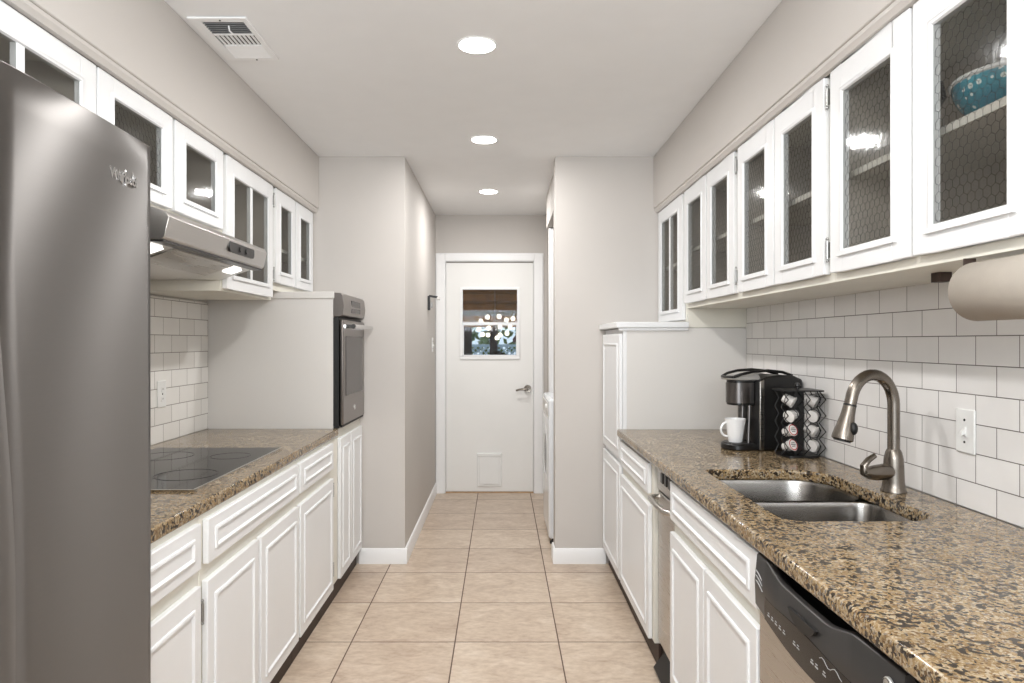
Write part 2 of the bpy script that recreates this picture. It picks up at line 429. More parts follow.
# the back door with its casing, window, handle and pet flap
dr = MB()
DX0, DX1, DZ0, DZ1 = -0.492, 0.281, 0.012, 2.045
WX0, WX1, WZ0, WZ1 = -0.345, 0.140, 1.215, 1.805
yf, yb = YD + 0.012, YD + 0.052
dr.box(DX0, WX0, yf, yb, DZ0, DZ1).box(WX1, DX1, yf, yb, DZ0, DZ1).box(WX0, WX1, yf, yb, DZ0, WZ0).box(WX0, WX1, yf, yb, WZ1, DZ1)
door = struct('door_1', dr, M['door'])
cz = MB()
for x0, x1 in ((-0.583, -0.498), (0.287, 0.372)):
    cz.box(x0, x1, YD - 0.018, YD + 0.0, 0, 2.125).box(x0 + 0.008, x1 - 0.008, YD - 0.026, YD - 0.018, 0, 2.115)
cz.box(-0.498, 0.287, YD - 0.018, YD, 2.052, 2.125).box(-0.498, 0.287, YD - 0.026, YD - 0.018, 2.06, 2.115)
cz.box(-0.5, -0.495, YD, YD + 0.13, 0, 2.056).box(0.284, 0.289, YD, YD + 0.13, 0, 2.056)
link('door_casing', cz, M['trim'], door, bevel=0.003)
wf = MB()
t = 0.022
for (x0, x1, z0, z1) in ((WX0 - t, WX0, WZ0, WZ1 + t), (WX1, WX1 + t, WZ0, WZ1 + t), (WX0, WX1, WZ1, WZ1 + t), (WX0 - t, WX1 + t, WZ0 - t - 0.006, WZ0)):
    wf.box(x0, x1, yf - 0.014, yf + 0.004, z0, z1)
wf.box(WX0, WX1, yf + 0.004, yf + 0.03, 1.488, 1.516)
wf.box(WX0 - 0.001, WX0 + 0.010, yf + 0.006, yf + 0.03, WZ0, 1.49).box(WX1 - 0.010, WX1 + 0.001, yf + 0.006, yf + 0.03, WZ0, 1.49).box(WX0, WX1, yf + 0.006, yf + 0.03, WZ0 - 0.001, WZ0 + 0.010)
link('window_frame', wf, M['trim'], door, bevel=0.002)
link('window_glass', MB().box(WX0, WX1, yf + 0.018, yf + 0.022, WZ0, WZ1), M['clear'], door)
kn = MB().lathe([(0.0005, -0.0), (0.032, -0.002), (0.034, 0.008), (0.030, 0.014), (0.0005, 0.016)], (0.232, yf - 0.016, 0.925), 20, axis='y')
kn.lathe([(0.012, 0), (0.012, 0.05)], (0.232, yf - 0.06, 0.925), 14, True, 'y')
kn.tube([(0.232, yf - 0.058, 0.925), (0.20, yf - 0.062, 0.925), (0.16, yf - 0.058, 0.921), (0.128, yf - 0.052, 0.912)], [0.012, 0.011, 0.009, 0.008], 10)
link('door_handle', kn, M['nickel'], door)
pf = MB().box(-0.218, 0.004, yf - 0.012, yf, 0.056, 0.356)
pfo = link('pet_flap_frame', pf, M['plate'], door, bevel=0.006)
link('pet_flap', MB().box(-0.196, -0.018, yf - 0.018, yf - 0.012, 0.078, 0.325).box(-0.214, 0.0, yf - 0.022, yf - 0.012, 0.325, 0.352), M['plate'], door, bevel=0.003)
link('threshold', MB().box(-0.495, 0.284, YD - 0.0, YD + 0.11, 0.0, 0.009), M['wood'], door)

# ------------------------------------------------------------------ cabinets
def P(s, a, d=0): return s * (a + d)

def slab_door(parent, s, F, y0, y1, z0, z1, kind, name):
    """solid door or drawer front with an applied rectangle of moulding; F = front plane"""
    mb = MB(); mb.box(s * F, s * (F + 0.018), y0, y1, z0, z1)
    d = link(name, mb, M['white'], parent, bevel=0.003)
    i = 0.042 if kind == 'door' else 0.032
    w = 0.016
    Y0, Y1, Z0, Z1 = y0 + 0.045, y1 - 0.045, z0 + i, z1 - i
    if kind == 'door': Z0, Z1 = z0 + 0.045, z1 - 0.05
    prof = [(0.0, 0.0), (-0.004, 0.001), (-0.0065, 0.005), (-0.0065, 0.009), (-0.002, 0.013), (0.0, 0.014)]  # (outward, across)
    mm = MB()
    # mitred frame: rings at four corners
    cor = [(Y0, Z0, 1, 1), (Y1, Z0, -1, 1), (Y1, Z1, -1, -1), (Y0, Z1, 1, -1)]
    rings = []
    for (y, z, sy, sz) in cor: rings.append([(s * (F + o), y + sy * c, z + sz * c) for o, c in prof])
    rings.append(rings[0])
    mm.rings(rings, True, False)
    link('molding', mm, M['white'], d)
    return d

def hexwire(mb, X, y0, y1, z0, z1, cell=0.023, w=0.0005):
    """hexagonal wire mesh in the plane x = X"""
    dy = cell; dz = cell * 0.866 * 1.0
    R = cell / math.sqrt(3)
    bm = mb.bm; seen = set()
    rows = int((z1 - z0) / (1.5 * R)) + 2; cols = int((y1 - y0) / cell) + 2
    for r in range(rows):
        for c in range(cols):
            cy = y0 + (c + 0.5 * (r % 2)) * cell; czz = z0 + r * 1.5 * R
            for k in range(3):
                a0 = PI / 6 + PI / 3 * k; a1 = a0 + PI / 3
                p = (cy + R * math.cos(a0), czz + R * math.sin(a0)); q = (cy + R * math.cos(a1), czz + R * math.sin(a1))
                if min(p[0], q[0]) < y0 or max(p[0], q[0]) > y1 or min(p[1], q[1]) < z0 or max(p[1], q[1]) > z1: continue
                ty, tz = q[0] - p[0], q[1] - p[1]; L = math.hypot(ty, tz); ny, nz = -tz / L * w, ty / L * w
                mb.face([bm.verts.new((X, p[0] + ny, p[1] + nz)), bm.verts.new((X, q[0] + ny, q[1] + nz)), bm.verts.new((X, q[0] - ny, q[1] - nz)), bm.verts.new((X, p[0] - ny, p[1] - nz))])
                mb.face([bm.verts.new((X + w, p[0], p[1])), bm.verts.new((X + w, q[0], q[1])), bm.verts.new((X - w, q[0], q[1])), bm.verts.new((X - w, p[0], p[1]))])
    return mb

def glass_door(parent, s, F, y0, y1, z0, z1, panes=1, wire=True, st=0.070, top=0.077, bot=0.058):
    T = 0.02
    py0, py1, pz0, pz1 = y0 + st, y1 - st, z0 + bot, z1 - top
    mb = MB()
    mb.box(s * F, s * (F + T), y0, py0, z0, z1).box(s * F, s * (F + T), py1, y1, z0, z1)
    mb.box(s * F, s * (F + T), py0, py1, z0, pz0).box(s * F, s * (F + T), py0, py1, pz1, z1)
    mull = 0.028 if panes == 2 else 0
    ym = (py0 + py1) / 2
    if panes == 2: mb.box(s * (F + 0.001), s * (F + T), ym - mull / 2, ym + mull / 2, pz0, pz1)
    d = link('door', mb, M['white'], parent, bevel=0.0025)
    prof = [(0.0, -0.012), (-0.003, -0.010), (-0.005, -0.005), (-0.004, 0.000), (0.002, 0.003), (0.004, 0.0)]
    mm = MB()
    cor = [(py0, pz0, 1, 1), (py1, pz0, -1, 1), (py1, pz1, -1, -1), (py0, pz1, 1, -1)]
    rings = [[(s * (F + o), y + sy * c, z + sz * c) for o, c in prof] for (y, z, sy, sz) in cor]
    rings.append(rings[0]); mm.rings(rings, True, False)
    mm.box(s * (F - 0.008), s * F, py0 - 0.018, py1 + 0.018, pz0 - 0.016, pz0 - 0.006)
    link('molding', mm, M['white'], d)
    spans = [(py0, py1)] if panes == 1 else [(py0, ym - mull / 2), (ym + mull / 2, py1)]
    for a, b in spans:
        link('glass_pane', MB().box(s * (F + 0.003), s * (F + 0.006), a + 0.0005, b - 0.0005, pz0 + 0.0005, pz1 - 0.0005), M['glass'], d, smooth=False)
        if wire: link('wire_mesh', hexwire(MB(), s * (F + 0.0078), a, b, pz0, pz1), M['blackm'], d, smooth=False)
    return d

def hinge(parent, s, F, y, z):
    mb = MB()
    mb.tube([(s * (F - 0.004), y, z - 0.026), (s * (F - 0.004), y, z + 0.026)], 0.004, 8)
    mb.box(s * (F - 0.002), s * (F + 0.016), y - 0.007, y + 0.007, z - 0.022, z + 0.022)
    for k in (-0.032, 0.032): mb.sphere((s * (F - 0.004), y, z + k), 0.0045, 8)
    return link('hinge', mb, M['hinge'], parent)

def base_unit(name, label, cat, s, F, wall, y0, y1, fronts, hinges=(), toe=0.035, top=0.850):
    t = thing(name, label, cat, (s * (F + 0.3), (y0 + y1) / 2, 0))
    e = 0.0006
    b = MB()
    # open carcass of panels so that the inside is hollow
    b.box(s * (F + 0.0376), s * (wall - 0.001), y0 + e, y0 + 0.018, 0.1, top).box(s * (F + 0.0376), s * (wall - 0.001), y1 - 0.018, y1 - e, 0.1, top)
    b.box(s * (F + 0.0376), s * (wall - 0.001), y0 + 0.018, y1 - 0.018, 0.1, 0.118)
    b.box(s * (wall - 0.008), s * (wall - 0.001), y0 + 0.018, y1 - 0.018, 0.118, top)
    link('body', b, M['cream'], t)
    ff = MB().box(s * (F + 0.0185), s * (F + 0.0375), y0 + e, y1 - e, 0.1, top)
    link('face_frame', ff, M['cream'], t, bevel=0.001)
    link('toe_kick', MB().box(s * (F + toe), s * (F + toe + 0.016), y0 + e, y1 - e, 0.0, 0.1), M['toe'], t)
    for (kind, a, c, z0, z1) in fronts: slab_door(t, s, F, a, c, z0, z1, kind, 'drawer' if kind == 'drawer' else 'door')
    for (y, z) in hinges: hinge(t, s, F + 0.008, y, z)
    return t

LF, LW = 0.84, 1.54
RF, RW = 0.612, 1.28
base_unit('base_cabinet', 'white base cabinet beside the fridge, one drawer over one door', 'cabinet', -1, LF, LW, 1.541, 1.955,
          [('drawer', 1.555, 1.932, 0.706, 0.835), ('door', 1.555, 1.932, 0.103, 0.660)], [(1.948, 0.58), (1.948, 0.2)])
base_unit('base_cabinet', 'wide white base cabinet under the black cooktop with long drawer and two doors', 'cabinet', -1, LF, LW, 1.957, 2.880,
          [('drawer', 1.978, 2.862, 0.706, 0.835), ('door', 1.973, 2.388, 0.103, 0.660), ('door', 2.414, 2.862, 0.103, 0.660)])
base_unit('base_cabinet', 'narrow white base cabinet between cooktop cabinet and oven tower, drawer over door', 'cabinet', -1, LF, LW, 2.882, 3.599,
          [('drawer', 2.892, 3.452, 0.706, 0.835), ('door', 2.878 + 0.012, 3.452, 0.103, 0.660)], [(3.463, 0.60), (3.463, 0.2)])

# granite worktops
def countertop(name, label, s, a0, a1, y0, y1, hole=None, zt=0.890, th=0.038):
    bm = bmesh.new()
    def loop(pts):
        vs = [bm.verts.new((s * a, y, zt)) for a, y in pts]
        return [bm.edges.new((vs[i], vs[(i + 1) % len(vs)])) for i in range(len(vs))], vs
    eo, vo = loop([(a0, y0), (a1, y0), (a1, y1), (a0, y1)])
    es = list(eo)
    if hole:
        eh, vh = loop(hole); es += eh
    r = bmesh.ops.triangle_fill(bm, use_beauty=True, use_dissolve=False, edges=es)
    g = bmesh.ops.extrude_face_region(bm, geom=list(bm.faces))
    bmesh.ops.translate(bm, vec=(0, 0, -th), verts=[v for v in g['geom'] if isinstance(v, bmesh.types.BMVert)])
    o = link(name, bm, M['granite'], None, bevel=0.009, segs=3, origin=(s * (a0 + a1) / 2, (y0 + y1) / 2, zt - th), smooth=True)
    return tag(o, label, 'countertop')
countertop('countertop', 'speckled granite countertop on the left, holding the cooktop', -1, 0.849, 1.5295, 1.541, 3.5995)
hole = rrect(0.716, 1.125, 1.752, 2.44, [0.06, 0.10, 0.14, 0.035], 8)
countertop('countertop', 'speckled brown granite countertop on the right, cut out for the sink', 1, 0.598, 1.2695, 0.47, 3.579, hole)
# light strip under the front edge of the left worktop

base_unit('base_cabinet', 'white base cabinet beside the tall side panel on the right, drawer over door', 'cabinet', 1, RF, RW, 2.842, 3.579,
          [('drawer', 2.892, 3.558, 0.706, 0.835), ('door', 2.880, 3.558, 0.103, 0.660)])
sink_base = base_unit('sink_cabinet', 'white sink base cabinet with long false drawer front and two doors', 'cabinet', 1, RF, RW, 1.645, 2.512,
          [('drawer', 1.655, 2.508, 0.700, 0.838), ('door', 2.095, 2.508, 0.103, 0.655), ('door', 1.655, 2.088, 0.103, 0.655)])
base_unit('base_cabinet', 'white base cabinet at the near end of the right countertop, past the dishwasher', 'cabinet', 1, RF, RW, 0.48, 1.03,
          [('drawer', 0.50, 1.01, 0.706, 0.835), ('door', 0.50, 1.01, 0.103, 0.660)])

# tall half-height pantry on the right
pt = thing('pantry_cabinet', 'white half height pantry cabinet with smooth side panel and ledge at counter end', 'cabinet', (0.95, 3.88, 0))
b = MB().box(RF + 0.0376, RW - 0.001, 3.5805, 3.600, 0.1, 1.415).box(RF + 0.0376, RW - 0.001, 4.158, 4.1785, 0.1, 1.415)
b.box(RF + 0.0376, RW - 0.001, 3.60, 4.158, 0.1, 0.12).box(RF + 0.0376, RW - 0.001, 3.60, 4.158, 1.395, 1.415).box(RW - 0.01, RW - 0.001, 3.60, 4.158, 0.12, 1.395)
link('body', b, M['panel'], pt, bevel=0.002)
link('face_frame', MB().box(RF + 0.0185, RF + 0.0375, 3.5805, 4.1785, 0.1, 1.41), M['white'], pt)
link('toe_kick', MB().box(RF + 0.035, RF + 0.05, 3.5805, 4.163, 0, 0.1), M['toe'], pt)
slab_door(pt, 1, RF, 3.59, 4.165, 0.73, 1.385, 'door', 'door')
slab_door(pt, 1, RF, 3.59, 4.165, 0.103, 0.700, 'door', 'door')
link('ledge', MB().box(0.592, 0.966, 3.553, 4.1785, 1.4155, 1.445), M['white'], pt, bevel=0.003)
link('ledge_molding', MB().box(0.605, 0.966, 3.566, 3.5805, 1.40, 1.4155), M['white'], pt, bevel=0.003)

# oven tower on the left
ot = thing('oven_cabinet', 'white oven tower cabinet with smooth side panel at end of left countertop', 'cabinet', (-1.2, 3.89, 0))
b = MB()
A0, A1 = 0.879, LW - 0.001
b.box(-A0, -A1, 3.6005, 3.620, 0.1, 1.60).box(-A0, -A1, 4.160, 4.1785, 0.1, 1.60)
b.box(-A0, -A1, 3.62, 4.16, 0.1, 0.12).box(-A0, -A1, 3.62, 4.16, 0.862, 0.884).box(-A0, -A1, 3.62, 4.16, 1.582, 1.60).box(-(A1 - 0.01), -A1, 3.62, 4.16, 0.12, 1.582)
link('body', b, M['panel'], ot, bevel=0.002)
link('face_frame', MB().box(-(LF + 0.0185), -0.8785, 3.6005, 4.1785, 0.1, 0.886), M['cream'], ot, bevel=0.001)
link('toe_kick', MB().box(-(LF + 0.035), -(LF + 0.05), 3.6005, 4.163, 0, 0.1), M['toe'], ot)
link('top_molding', MB().box(-0.872, -A1, 3.590, 3.6005, 1.568, 1.604), M['panel'], ot, bevel=0.003)
slab_door(ot, -1, LF, 3.512 + 0.095, 3.85, 0.103, 0.838, 'door', 'door')
slab_door(ot, -1, LF, 3.862, 4.158, 0.103, 0.838, 'door', 'door')

# the wall oven
ov = thing('wall_oven', 'stainless built-in wall oven with dark glass door set in the tower', 'oven', (-1.1, 3.89, 0.89))
link('body', MB().box(-0.8795, -1.38, 3.632, 4.150, 0.8865, 1.578), M['blackm'], ov)
link('trim_frame', MB().box(-0.850, -0.8790, 3.6035, 4.172, 0.892, 1.470), M['blackm'], ov)
cp = MB().prism([(-0.879, 1.474), (-0.8440, 1.474), (-0.8300, 1.482), (-0.8240, 1.53), (-0.8300, 1.585), (-0.8400, 1.598), (-0.879, 1.60)], 'y', 3.6035, 4.172)
link('control_panel', cp, M['ovensteel'], ov, bevel=0.002)
link('display', MB().box(-0.8245, -0.8410, 3.80, 4.03, 1.502, 1.568), M['ctrlgloss'], ov)
od = link('door', MB().box(-0.8280, -0.8475, 3.612, 4.164, 0.905, 1.458), M['ovensteel'], ov, bevel=0.006)
link('window', MB().box(-0.8255, -0.8300, 3.668, 4.108, 1.055, 1.372), M['ovenglass'], od, bevel=0.002)
hb = MB().tube([(-0.7810, 3.640, 1.424), (-0.7810, 4.136, 1.424)], 0.0125, 12)
for y in (3.655, 4.12): hb.box(-0.7810, -0.8285, y - 0.01, y + 0.01, 1.415, 1.433)
link('handle', hb, M['chrome'], od)
link('badge', MB().lathe([(0.0005, 0.0), (0.014, 0.0), (0.014, 0.003), (0.0005, 0.003)], (-0.8280, 3.89, 0.975), 18, axis='x'), M['badge'], od)
link('lower_vent', MB().box(-0.8340, -0.8475, 3.612, 4.164, 0.8935, 0.902), M['blackm'], ov)

# ------------------------------------------------------------------ upper cabinets
def upper_unit(label, s, F, wall, y0, y1, z0, doors, hinges=(), shelves=(1.815,), side=None):
    t = thing('wall_cabinet', label, 'cabinet', (s * (F + 0.2), (y0 + y1) / 2, z0))
    e = 0.0006; ff = F + 0.0225; top = 2.120
    w = wall - 0.001
    b = MB()
    b.box(s * ff, s * w, y0 + e, y0 + 0.018, z0, 2.144).box(s * ff, s * w, y1 - 0.018, y1 - e, z0, 2.144)
    b.box(s * ff, s * w, y0 + 0.018, y1 - 0.018, z0, z0 + 0.018).box(s * ff, s * w, y0 + 0.018, y1 - 0.018, 2.126, 2.144)
    b.box(s * (w - 0.008), s * w, y0 + 0.018, y1 - 0.018, z0 + 0.018, 2.126)
    link('body', b, M['cream'], t)
    # lining of the inside (panels 1 mm inside the carcass)
    i = 0.0195
    ln = MB().box(s * (w - 0.0095), s * (w - 0.0085), y0 + i, y1 - i, z0 + i, 2.124)
    ln.box(s * (ff + 0.02), s * (w - 0.01), y0 + 0.0183, y0 + i, z0 + i, 2.124).box(s * (ff + 0.02), s * (w - 0.01), y1 - i, y1 - 0.0183, z0 + i, 2.124)
    ln.box(s * (ff + 0.02), s * (w - 0.01), y0 + i, y1 - i, z0 + 0.0183, z0 + i)
    link('lining', ln, M['interior'], t)
    f = MB()
    zs0 = min(d[2] for d in doors)
    ys = sorted([(d[0], d[1]) for d in doors])
    st = 0.03
    f.box(s * (F + 0.0205), s * ff, y0 + e, y1 - e, z0, zs0 + 0.03).box(s * (F + 0.0205), s * ff, y0 + e, y1 - e, 2.09, 2.144)
    f.box(s * (F + 0.0205), s * ff, y0 + e, ys[0][0] + 0.02, zs0 + 0.03, 2.09).box(s * (F + 0.0205), s * ff, ys[-1][1] - 0.02, y1 - e, zs0 + 0.03, 2.09)
    for (a, bb), (c, d2) in zip(ys, ys[1:]): f.box(s * (F + 0.0205), s * ff, bb - 0.02, c + 0.02, zs0 + 0.03, 2.09)
    link('face_frame', f, M['cream'], t)
    for z in shelves:
        link('shelf', MB().box(s * (ff + 0.018), s * (w - 0.01), y0 + 0.02, y1 - 0.02, z - 0.009, z + 0.009), M['shelf'], t)
    for d in doors: glass_door(t, s, F, d[0], d[1], d[2], 2.118, *d[3:])
    for (y, z) in hinges: hinge(t, s, F + 0.006, y, z)
    return t
UL, UR = 1.135, 0.945
upper_unit('white wall cabinet over the fridge, wide door with two short glass panes', -1, UL, LW, 1.20, 1.938, 1.80,
           [(1.330, 1.934, 1.815, 2, False, 0.072, 0.07, 0.055)], shelves=())
upper_unit('white wall cabinet over the range hood with two short glass doors', -1, UL, LW, 1.940, 2.832, 1.785,
           [(1.943, 2.384, 1.800, 1, True, 0.075, 0.06, 0.055), (2.402, 2.817, 1.800, 1, False, 0.075, 0.06, 0.055)], shelves=())
upper_unit('tall white wall cabinet right of the hood with two-pane glass door', -1, UL, LW, 2.834, 3.460, 1.553,
           [(2.852, 3.427, 1.563, 2, False, 0.072, 0.075, 0.06)], [(3.448, 2.05), (3.448, 1.68)], shelves=(1.76,))
upper_unit('white wall cabinet above the oven tower with two narrow glass doors', -1, UL, LW, 3.462, 4.1785, 1.6045,
           [(3.475, 3.802, 1.642, 1, False, 0.070, 0.075, 0.06), (3.822, 4.155, 1.642, 1, False, 0.070, 0.075, 0.06)], shelves=(1.83,))
upper_unit('narrow white wall cabinet above the right pantry ledge with two-pane glass door', 1, UR, RW, 3.582, 4.1785, 1.4165,
           [(3.612, 4.160, 1.458, 2, False, 0.082, 0.075, 0.06)], shelves=(1.78,)).location
upper_unit('white wall cabinet on the right, farthest pair of wired glass doors above coffee maker', 1, UR, RW, 2.782, 3.580, 1.516,
           [(3.196, 3.572, 1.540), (2.810, 3.179, 1.540)], [(2.787, 2.055), (2.787, 1.61)])
upper_unit('white wall cabinet on the right, middle pair of wired glass doors above faucet', 1, UR, RW, 1.998, 2.780, 1.516,
           [(2.400, 2.764, 1.540), (2.024, 2.390, 1.540)], [(2.006, 2.055), (2.006, 1.61)])
upper_unit('white wall cabinet on the right nearest the camera, teal bowl behind its glass', 1, UR, RW, 1.190, 1.996, 1.516,
           [(1.600, 1.986, 1.540), (1.215, 1.587, 1.540)])

# ------------------------------------------------------------------ fridge
fr = thing('refrigerator', 'tall stainless steel refrigerator with curved doors at left foreground', 'refrigerator', (-1.15, 1.07, 0))
link('body', MB().box(-0.852, -1.52, 0.625, 1.533, 0.02, 1.755), M['darkgrey'], fr, bevel=0.006)
link('foot_grille', MB().box(-0.83, -0.90, 0.64, 1.50, 0.0, 0.06), M['blackm'], fr)
def seam(z):
    t = min(1.0, max(0.0, (1.50 - z) / 0.55)); t = t * t * (3 - 2 * t)
    return 1.038 + 0.040 * t - 0.006 * max(0.0, (0.9 - z) / 0.9)
def fridge_door(far):
    mb = MB(); rings = []
    nz, ny = 30, 26
    for k in range(nz + 1):
        z = (0.065, 0.069)[k] if k < 2 else ((1.770, 1.774)[k - nz + 1] if k >= nz - 1 else 0.069 + 1.701 * (k - 1) / (nz - 2))
        ring = []
        y0, y1 = (seam(z) + 0.003, 1.536) if far else (0.622, seam(z))
        for j in range(ny + 1):
            u = j / ny; y = y0 + (y1 - y0) * u; g = (y - 1.07) / 0.45
            x = -0.772 + 0.012 * (1 - g * g) + (0.0 if far else 0.004 * max(0.0, 1 - (1 - u) / 0.25))
            e = min(u, 1 - u)
            if e < 0.045: x -= (0.014 if (far and u > 0.5) else 0.003) * (1 - math.sqrt(max(0, 1 - (1 - e / 0.045) ** 2)))
            if k in (0, nz): x -= 0.004
            ring.append((x, y, z))
        ring.append((-0.848, y1, z)); ring.append((-0.848, y0, z)); rings.append(ring)
    mb.rings(rings, True, True)
    return mb
link('door', fridge_door(True), M['fridge'], fr, angle=50)
link('door', fridge_door(False), M['fridge'], fr, angle=50)
mtx = Matrix.Translation((-0.7662, 1.346, 1.667)) @ Matrix(((0, 0, 1, 0), (1, 0, 0, 0), (0, 1, 0, 0), (0, 0, 0, 1)))
lg = text_bm('Whirlpool', 0.0285, 0.0026, mtx, 0.0009, 0.84)
# the wide W and the swoosh ring around the lettering
mb = MB(); mb.bm.free(); mb.bm = lg
ringp = []
for i in range(0, 26):
    a = PI * 0.55 + 2 * PI * 0.80 * i / 25
    yy = 1.412 + 0.024 * math.cos(a); ringp.append((-0.772 + 0.012 * (1 - ((yy - 1.07) / 0.45) ** 2) + 0.001, yy, 1.680 + 0.014 * math.sin(a) + 0.010 * math.cos(a)))
mb.tube(ringp, [0.0003 + 0.0008 * math.sin(PI * i / 25) for i in range(26)], 6)
link('logo', mb, M['chrome'], fr)

# ------------------------------------------------------------------ cooktop
ck = thing('cooktop', 'flat black ceramic cooktop set in the left granite counter', 'cooktop', (-1.19, 2.51, 0.89))
link('glass_plate', MB().prism(rrect(-1.448, -0.934, 2.088, 2.912, 0.008), 'z', 0.8905, 0.8965), M['cook'], ck, bevel=0.001)
rg = MB()
for (x, y, r) in ((-1.06, 2.32, 0.10), (-1.31, 2.32, 0.075), (-1.06, 2.70, 0.075), (-1.31, 2.70, 0.10)):
    for q in (r, r * 0.96):
        rg.lathe([(q, 0), (q + 0.0012, 0), (q + 0.0012, 0.0003), (q, 0.0003)], (x, y, 0.8966), 40)
link('burner_marking', rg, M['cookmark'], ck)
link('edge_trim', MB().box(-0.9265, -0.9335, 2.084, 2.916, 0.8903, 0.8968).box(-1.452, -0.9265, 2.0805, 2.0875, 0.8903, 0.8968), M['chrome'], ck)

# ------------------------------------------------------------------ range hood
hd = thing('range_hood', 'stainless under-cabinet range hood with two lit lamps above cooktop', 'range hood', (-1.2, 2.41, 1.6))
hy0, hy1 = 1.995, 2.828
prof = [(-1.520, 1.782), (-1.150, 1.782), (-0.972, 1.722), (-0.960, 1.706), (-0.974, 1.648), (-0.984, 1.640), (-1.020, 1.640), (-1.150, 1.596), (-1.520, 1.596)]
link('canopy', MB().prism(prof, 'y', hy0, hy1), M['hood'], hd, bevel=0.002)
link('filter', MB().obox((-1.085, (hy0 + hy1) / 2, 1.6165), (0.058 * 0.947, 0, 0.058 * 0.32), (0, 0.24, 0), (0.001 * -0.32, 0, 0.001)), M['steel'], hd)
link('lip', MB().box(-0.981, -1.018, hy0 + 0.004, hy1 - 0.004, 1.634, 1.640), M['darkgrey'], hd)
cpn = MB()
pts = rrect(2.44, 2.685, 1.664, 1.700, [0.017, 0.017, 0.006, 0.006], 5)
cpn.prism(pts, 'x', -0.974, -0.9615)
cpo = link('control_pod', cpn, M['black'], hd)
kb = MB()
for y in (2.54, 2.60):
    kb = MB().lathe([(0.0005, 0.0), (0.010, 0), (0.010, 0.004), (0.0005, 0.004)], (-0.9615, y, 1.682), 14, axis='x')
    link('button', kb, M['darkgrey'], cpo)
for y in (2.08, 2.72):
    lo = link('lamp_lens', MB().obox((-1.062, y, 1.6225), (0.022 * 0.947, 0, 0.022 * 0.32), (0, 0.045, 0), (0.0015 * -0.32, 0, 0.0015)), M['hoodlamp'], hd)
    la = area('hood_lamp', (-1.062 + 1.2, y - 2.41, 0.008), (0, 0, 0), 0.04, 0.09, 0.35, (1, 0.95, 0.86), hd)

# ------------------------------------------------------------------ dishwasher
dw = thing('dishwasher', 'stainless dishwasher with dark curved control panel in right foreground', 'dishwasher', (0.95, 1.34, 0))
dy0, dy1 = 1.036, 1.640
link('body', MB().box(0.655, 1.22, dy0 + 0.004, dy1 - 0.003, 0.05, 0.835), M['blackm'], dw)
link('toe_panel', MB().box(0.655, 0.675, dy0 + 0.004, dy1 - 0.003, 0.0, 0.115), M['blackm'], dw)
link('door', MB().box(0.612, 0.654, dy0, dy1 - 0.002, 0.118, 0.724), M['steel'], dw, bevel=0.004)
# control panel: outward-bowed front, top edge dips over the hand pocket
mb = MB(); R = []
n = 48
def dip(y):
    t = (1.575 - y) / 0.39
    return 0.0 if t < 0 or t > 1 else 0.020 * min(1.0, math.sin(PI * t) * 1.6) ** 1.0
def low(y):
    t = (y - dy0) / (dy1 - dy0); return 0.717 - 0.022 * math.sin(PI * t) ** 1.2
def bow(y):
    t = (y - dy0) / (dy1 - dy0); return 0.010 * math.sin(PI * t)
for i in range(n + 1):
    y = dy0 + 0.001 + (dy1 - 0.003 - dy0) * i / n
    zt = 0.843 - dip(y); zb = low(y); x = 0.603 - bow(y)
    R.append([(x + 0.046, y, zb), (x + 0.006, y, zb), (x, y, zb + 0.006), (x - 0.002, y, (zt + zb) / 2), (x + 0.004, y, zt - 0.003), (x + 0.008, y, zt), (x + 0.018, y, zt), (x + 0.020, y, zt - 0.03), (x + 0.046, y, zt - 0.03)])
mb.rings(R, True, True)
cpd = link('control_panel', mb, M['ctrl'], dw, angle=50)
# black hand pocket, glossy button band, marks
pk = MB(); pts = []
for i in range(17):
    t = i / 16; y = 1.292 + 0.125 * t; pts.append((y, 0.800 - 0.0 * t))
low_ = [(1.292 + 0.125 * (1 - i / 12), 0.800 - 0.026 * math.sin(PI * i / 12) ** 0.7) for i in range(13)]
pk.prism([(1.292, 0.800), (1.417, 0.800)] + low_[1:-1], 'x', 0.5868, 0.5935)
link('hand_pocket', pk, M['blackm'], cpd)
bd = MB(); seg = 24; R = []
for i in range(seg + 1):
    y = 1.165 + 0.40 * i / seg; x = 0.603 - bow(y) - 0.0028
    t = i / seg
    zl = low(y) + 0.006; zh = 0.768 - 0.004 * math.cos(2 * PI * t)
    R.append([(x + 0.004, y, zl), (x, y, zl), (x - 0.0006, y, (zl + zh) / 2), (x + 0.0002, y, zh), (x + 0.004, y, zh)])
bd.rings(R, True, True)
link('display_band', bd, M['ctrlgloss'], cpd, angle=60)
for i, y in enumerate((1.535, 1.512, 1.489, 1.466, 1.443, 1.39, 1.372, 1.31, 1.292, 1.262)):
    bt = MB(); x = 0.603 - bow(y) - 0.0040
    bt.box(x, x + 0.0012, y - 0.006, y + 0.006, 0.732, 0.7350).box(x, x + 0.0012, y - 0.004, y + 0.004, 0.738, 0.7400)
    link('button', bt, M['greybtn'], cpd)
bt = MB()
wave = [(0.603 - bow(1.28 - 0.08 * i / 10) - 0.0037, 1.28 - 0.08 * i / 10, 0.757 + 0.005 * math.sin(i * 1.1)) for i in range(11)]
bt.tube(wave, 0.0007, 5)
link('display_mark', bt, M['greybtn'], cpd)
sm = MB()
for k in range(3):
    sm = MB()
    z = 0.806 - 0.012 * k; y0s = 1.633 - 0.002 * k
    sm.tube([(0.603 - bow(y0s - 0.012 * j) - 0.0025, y0s - 0.012 * j, z - 0.0012 * j * j * 0.6) for j in range(5)], [0.0008, 0.0014, 0.0016, 0.0014, 0.0008], 6)
    link('stripe_mark', sm, M['greybtn'], cpd)
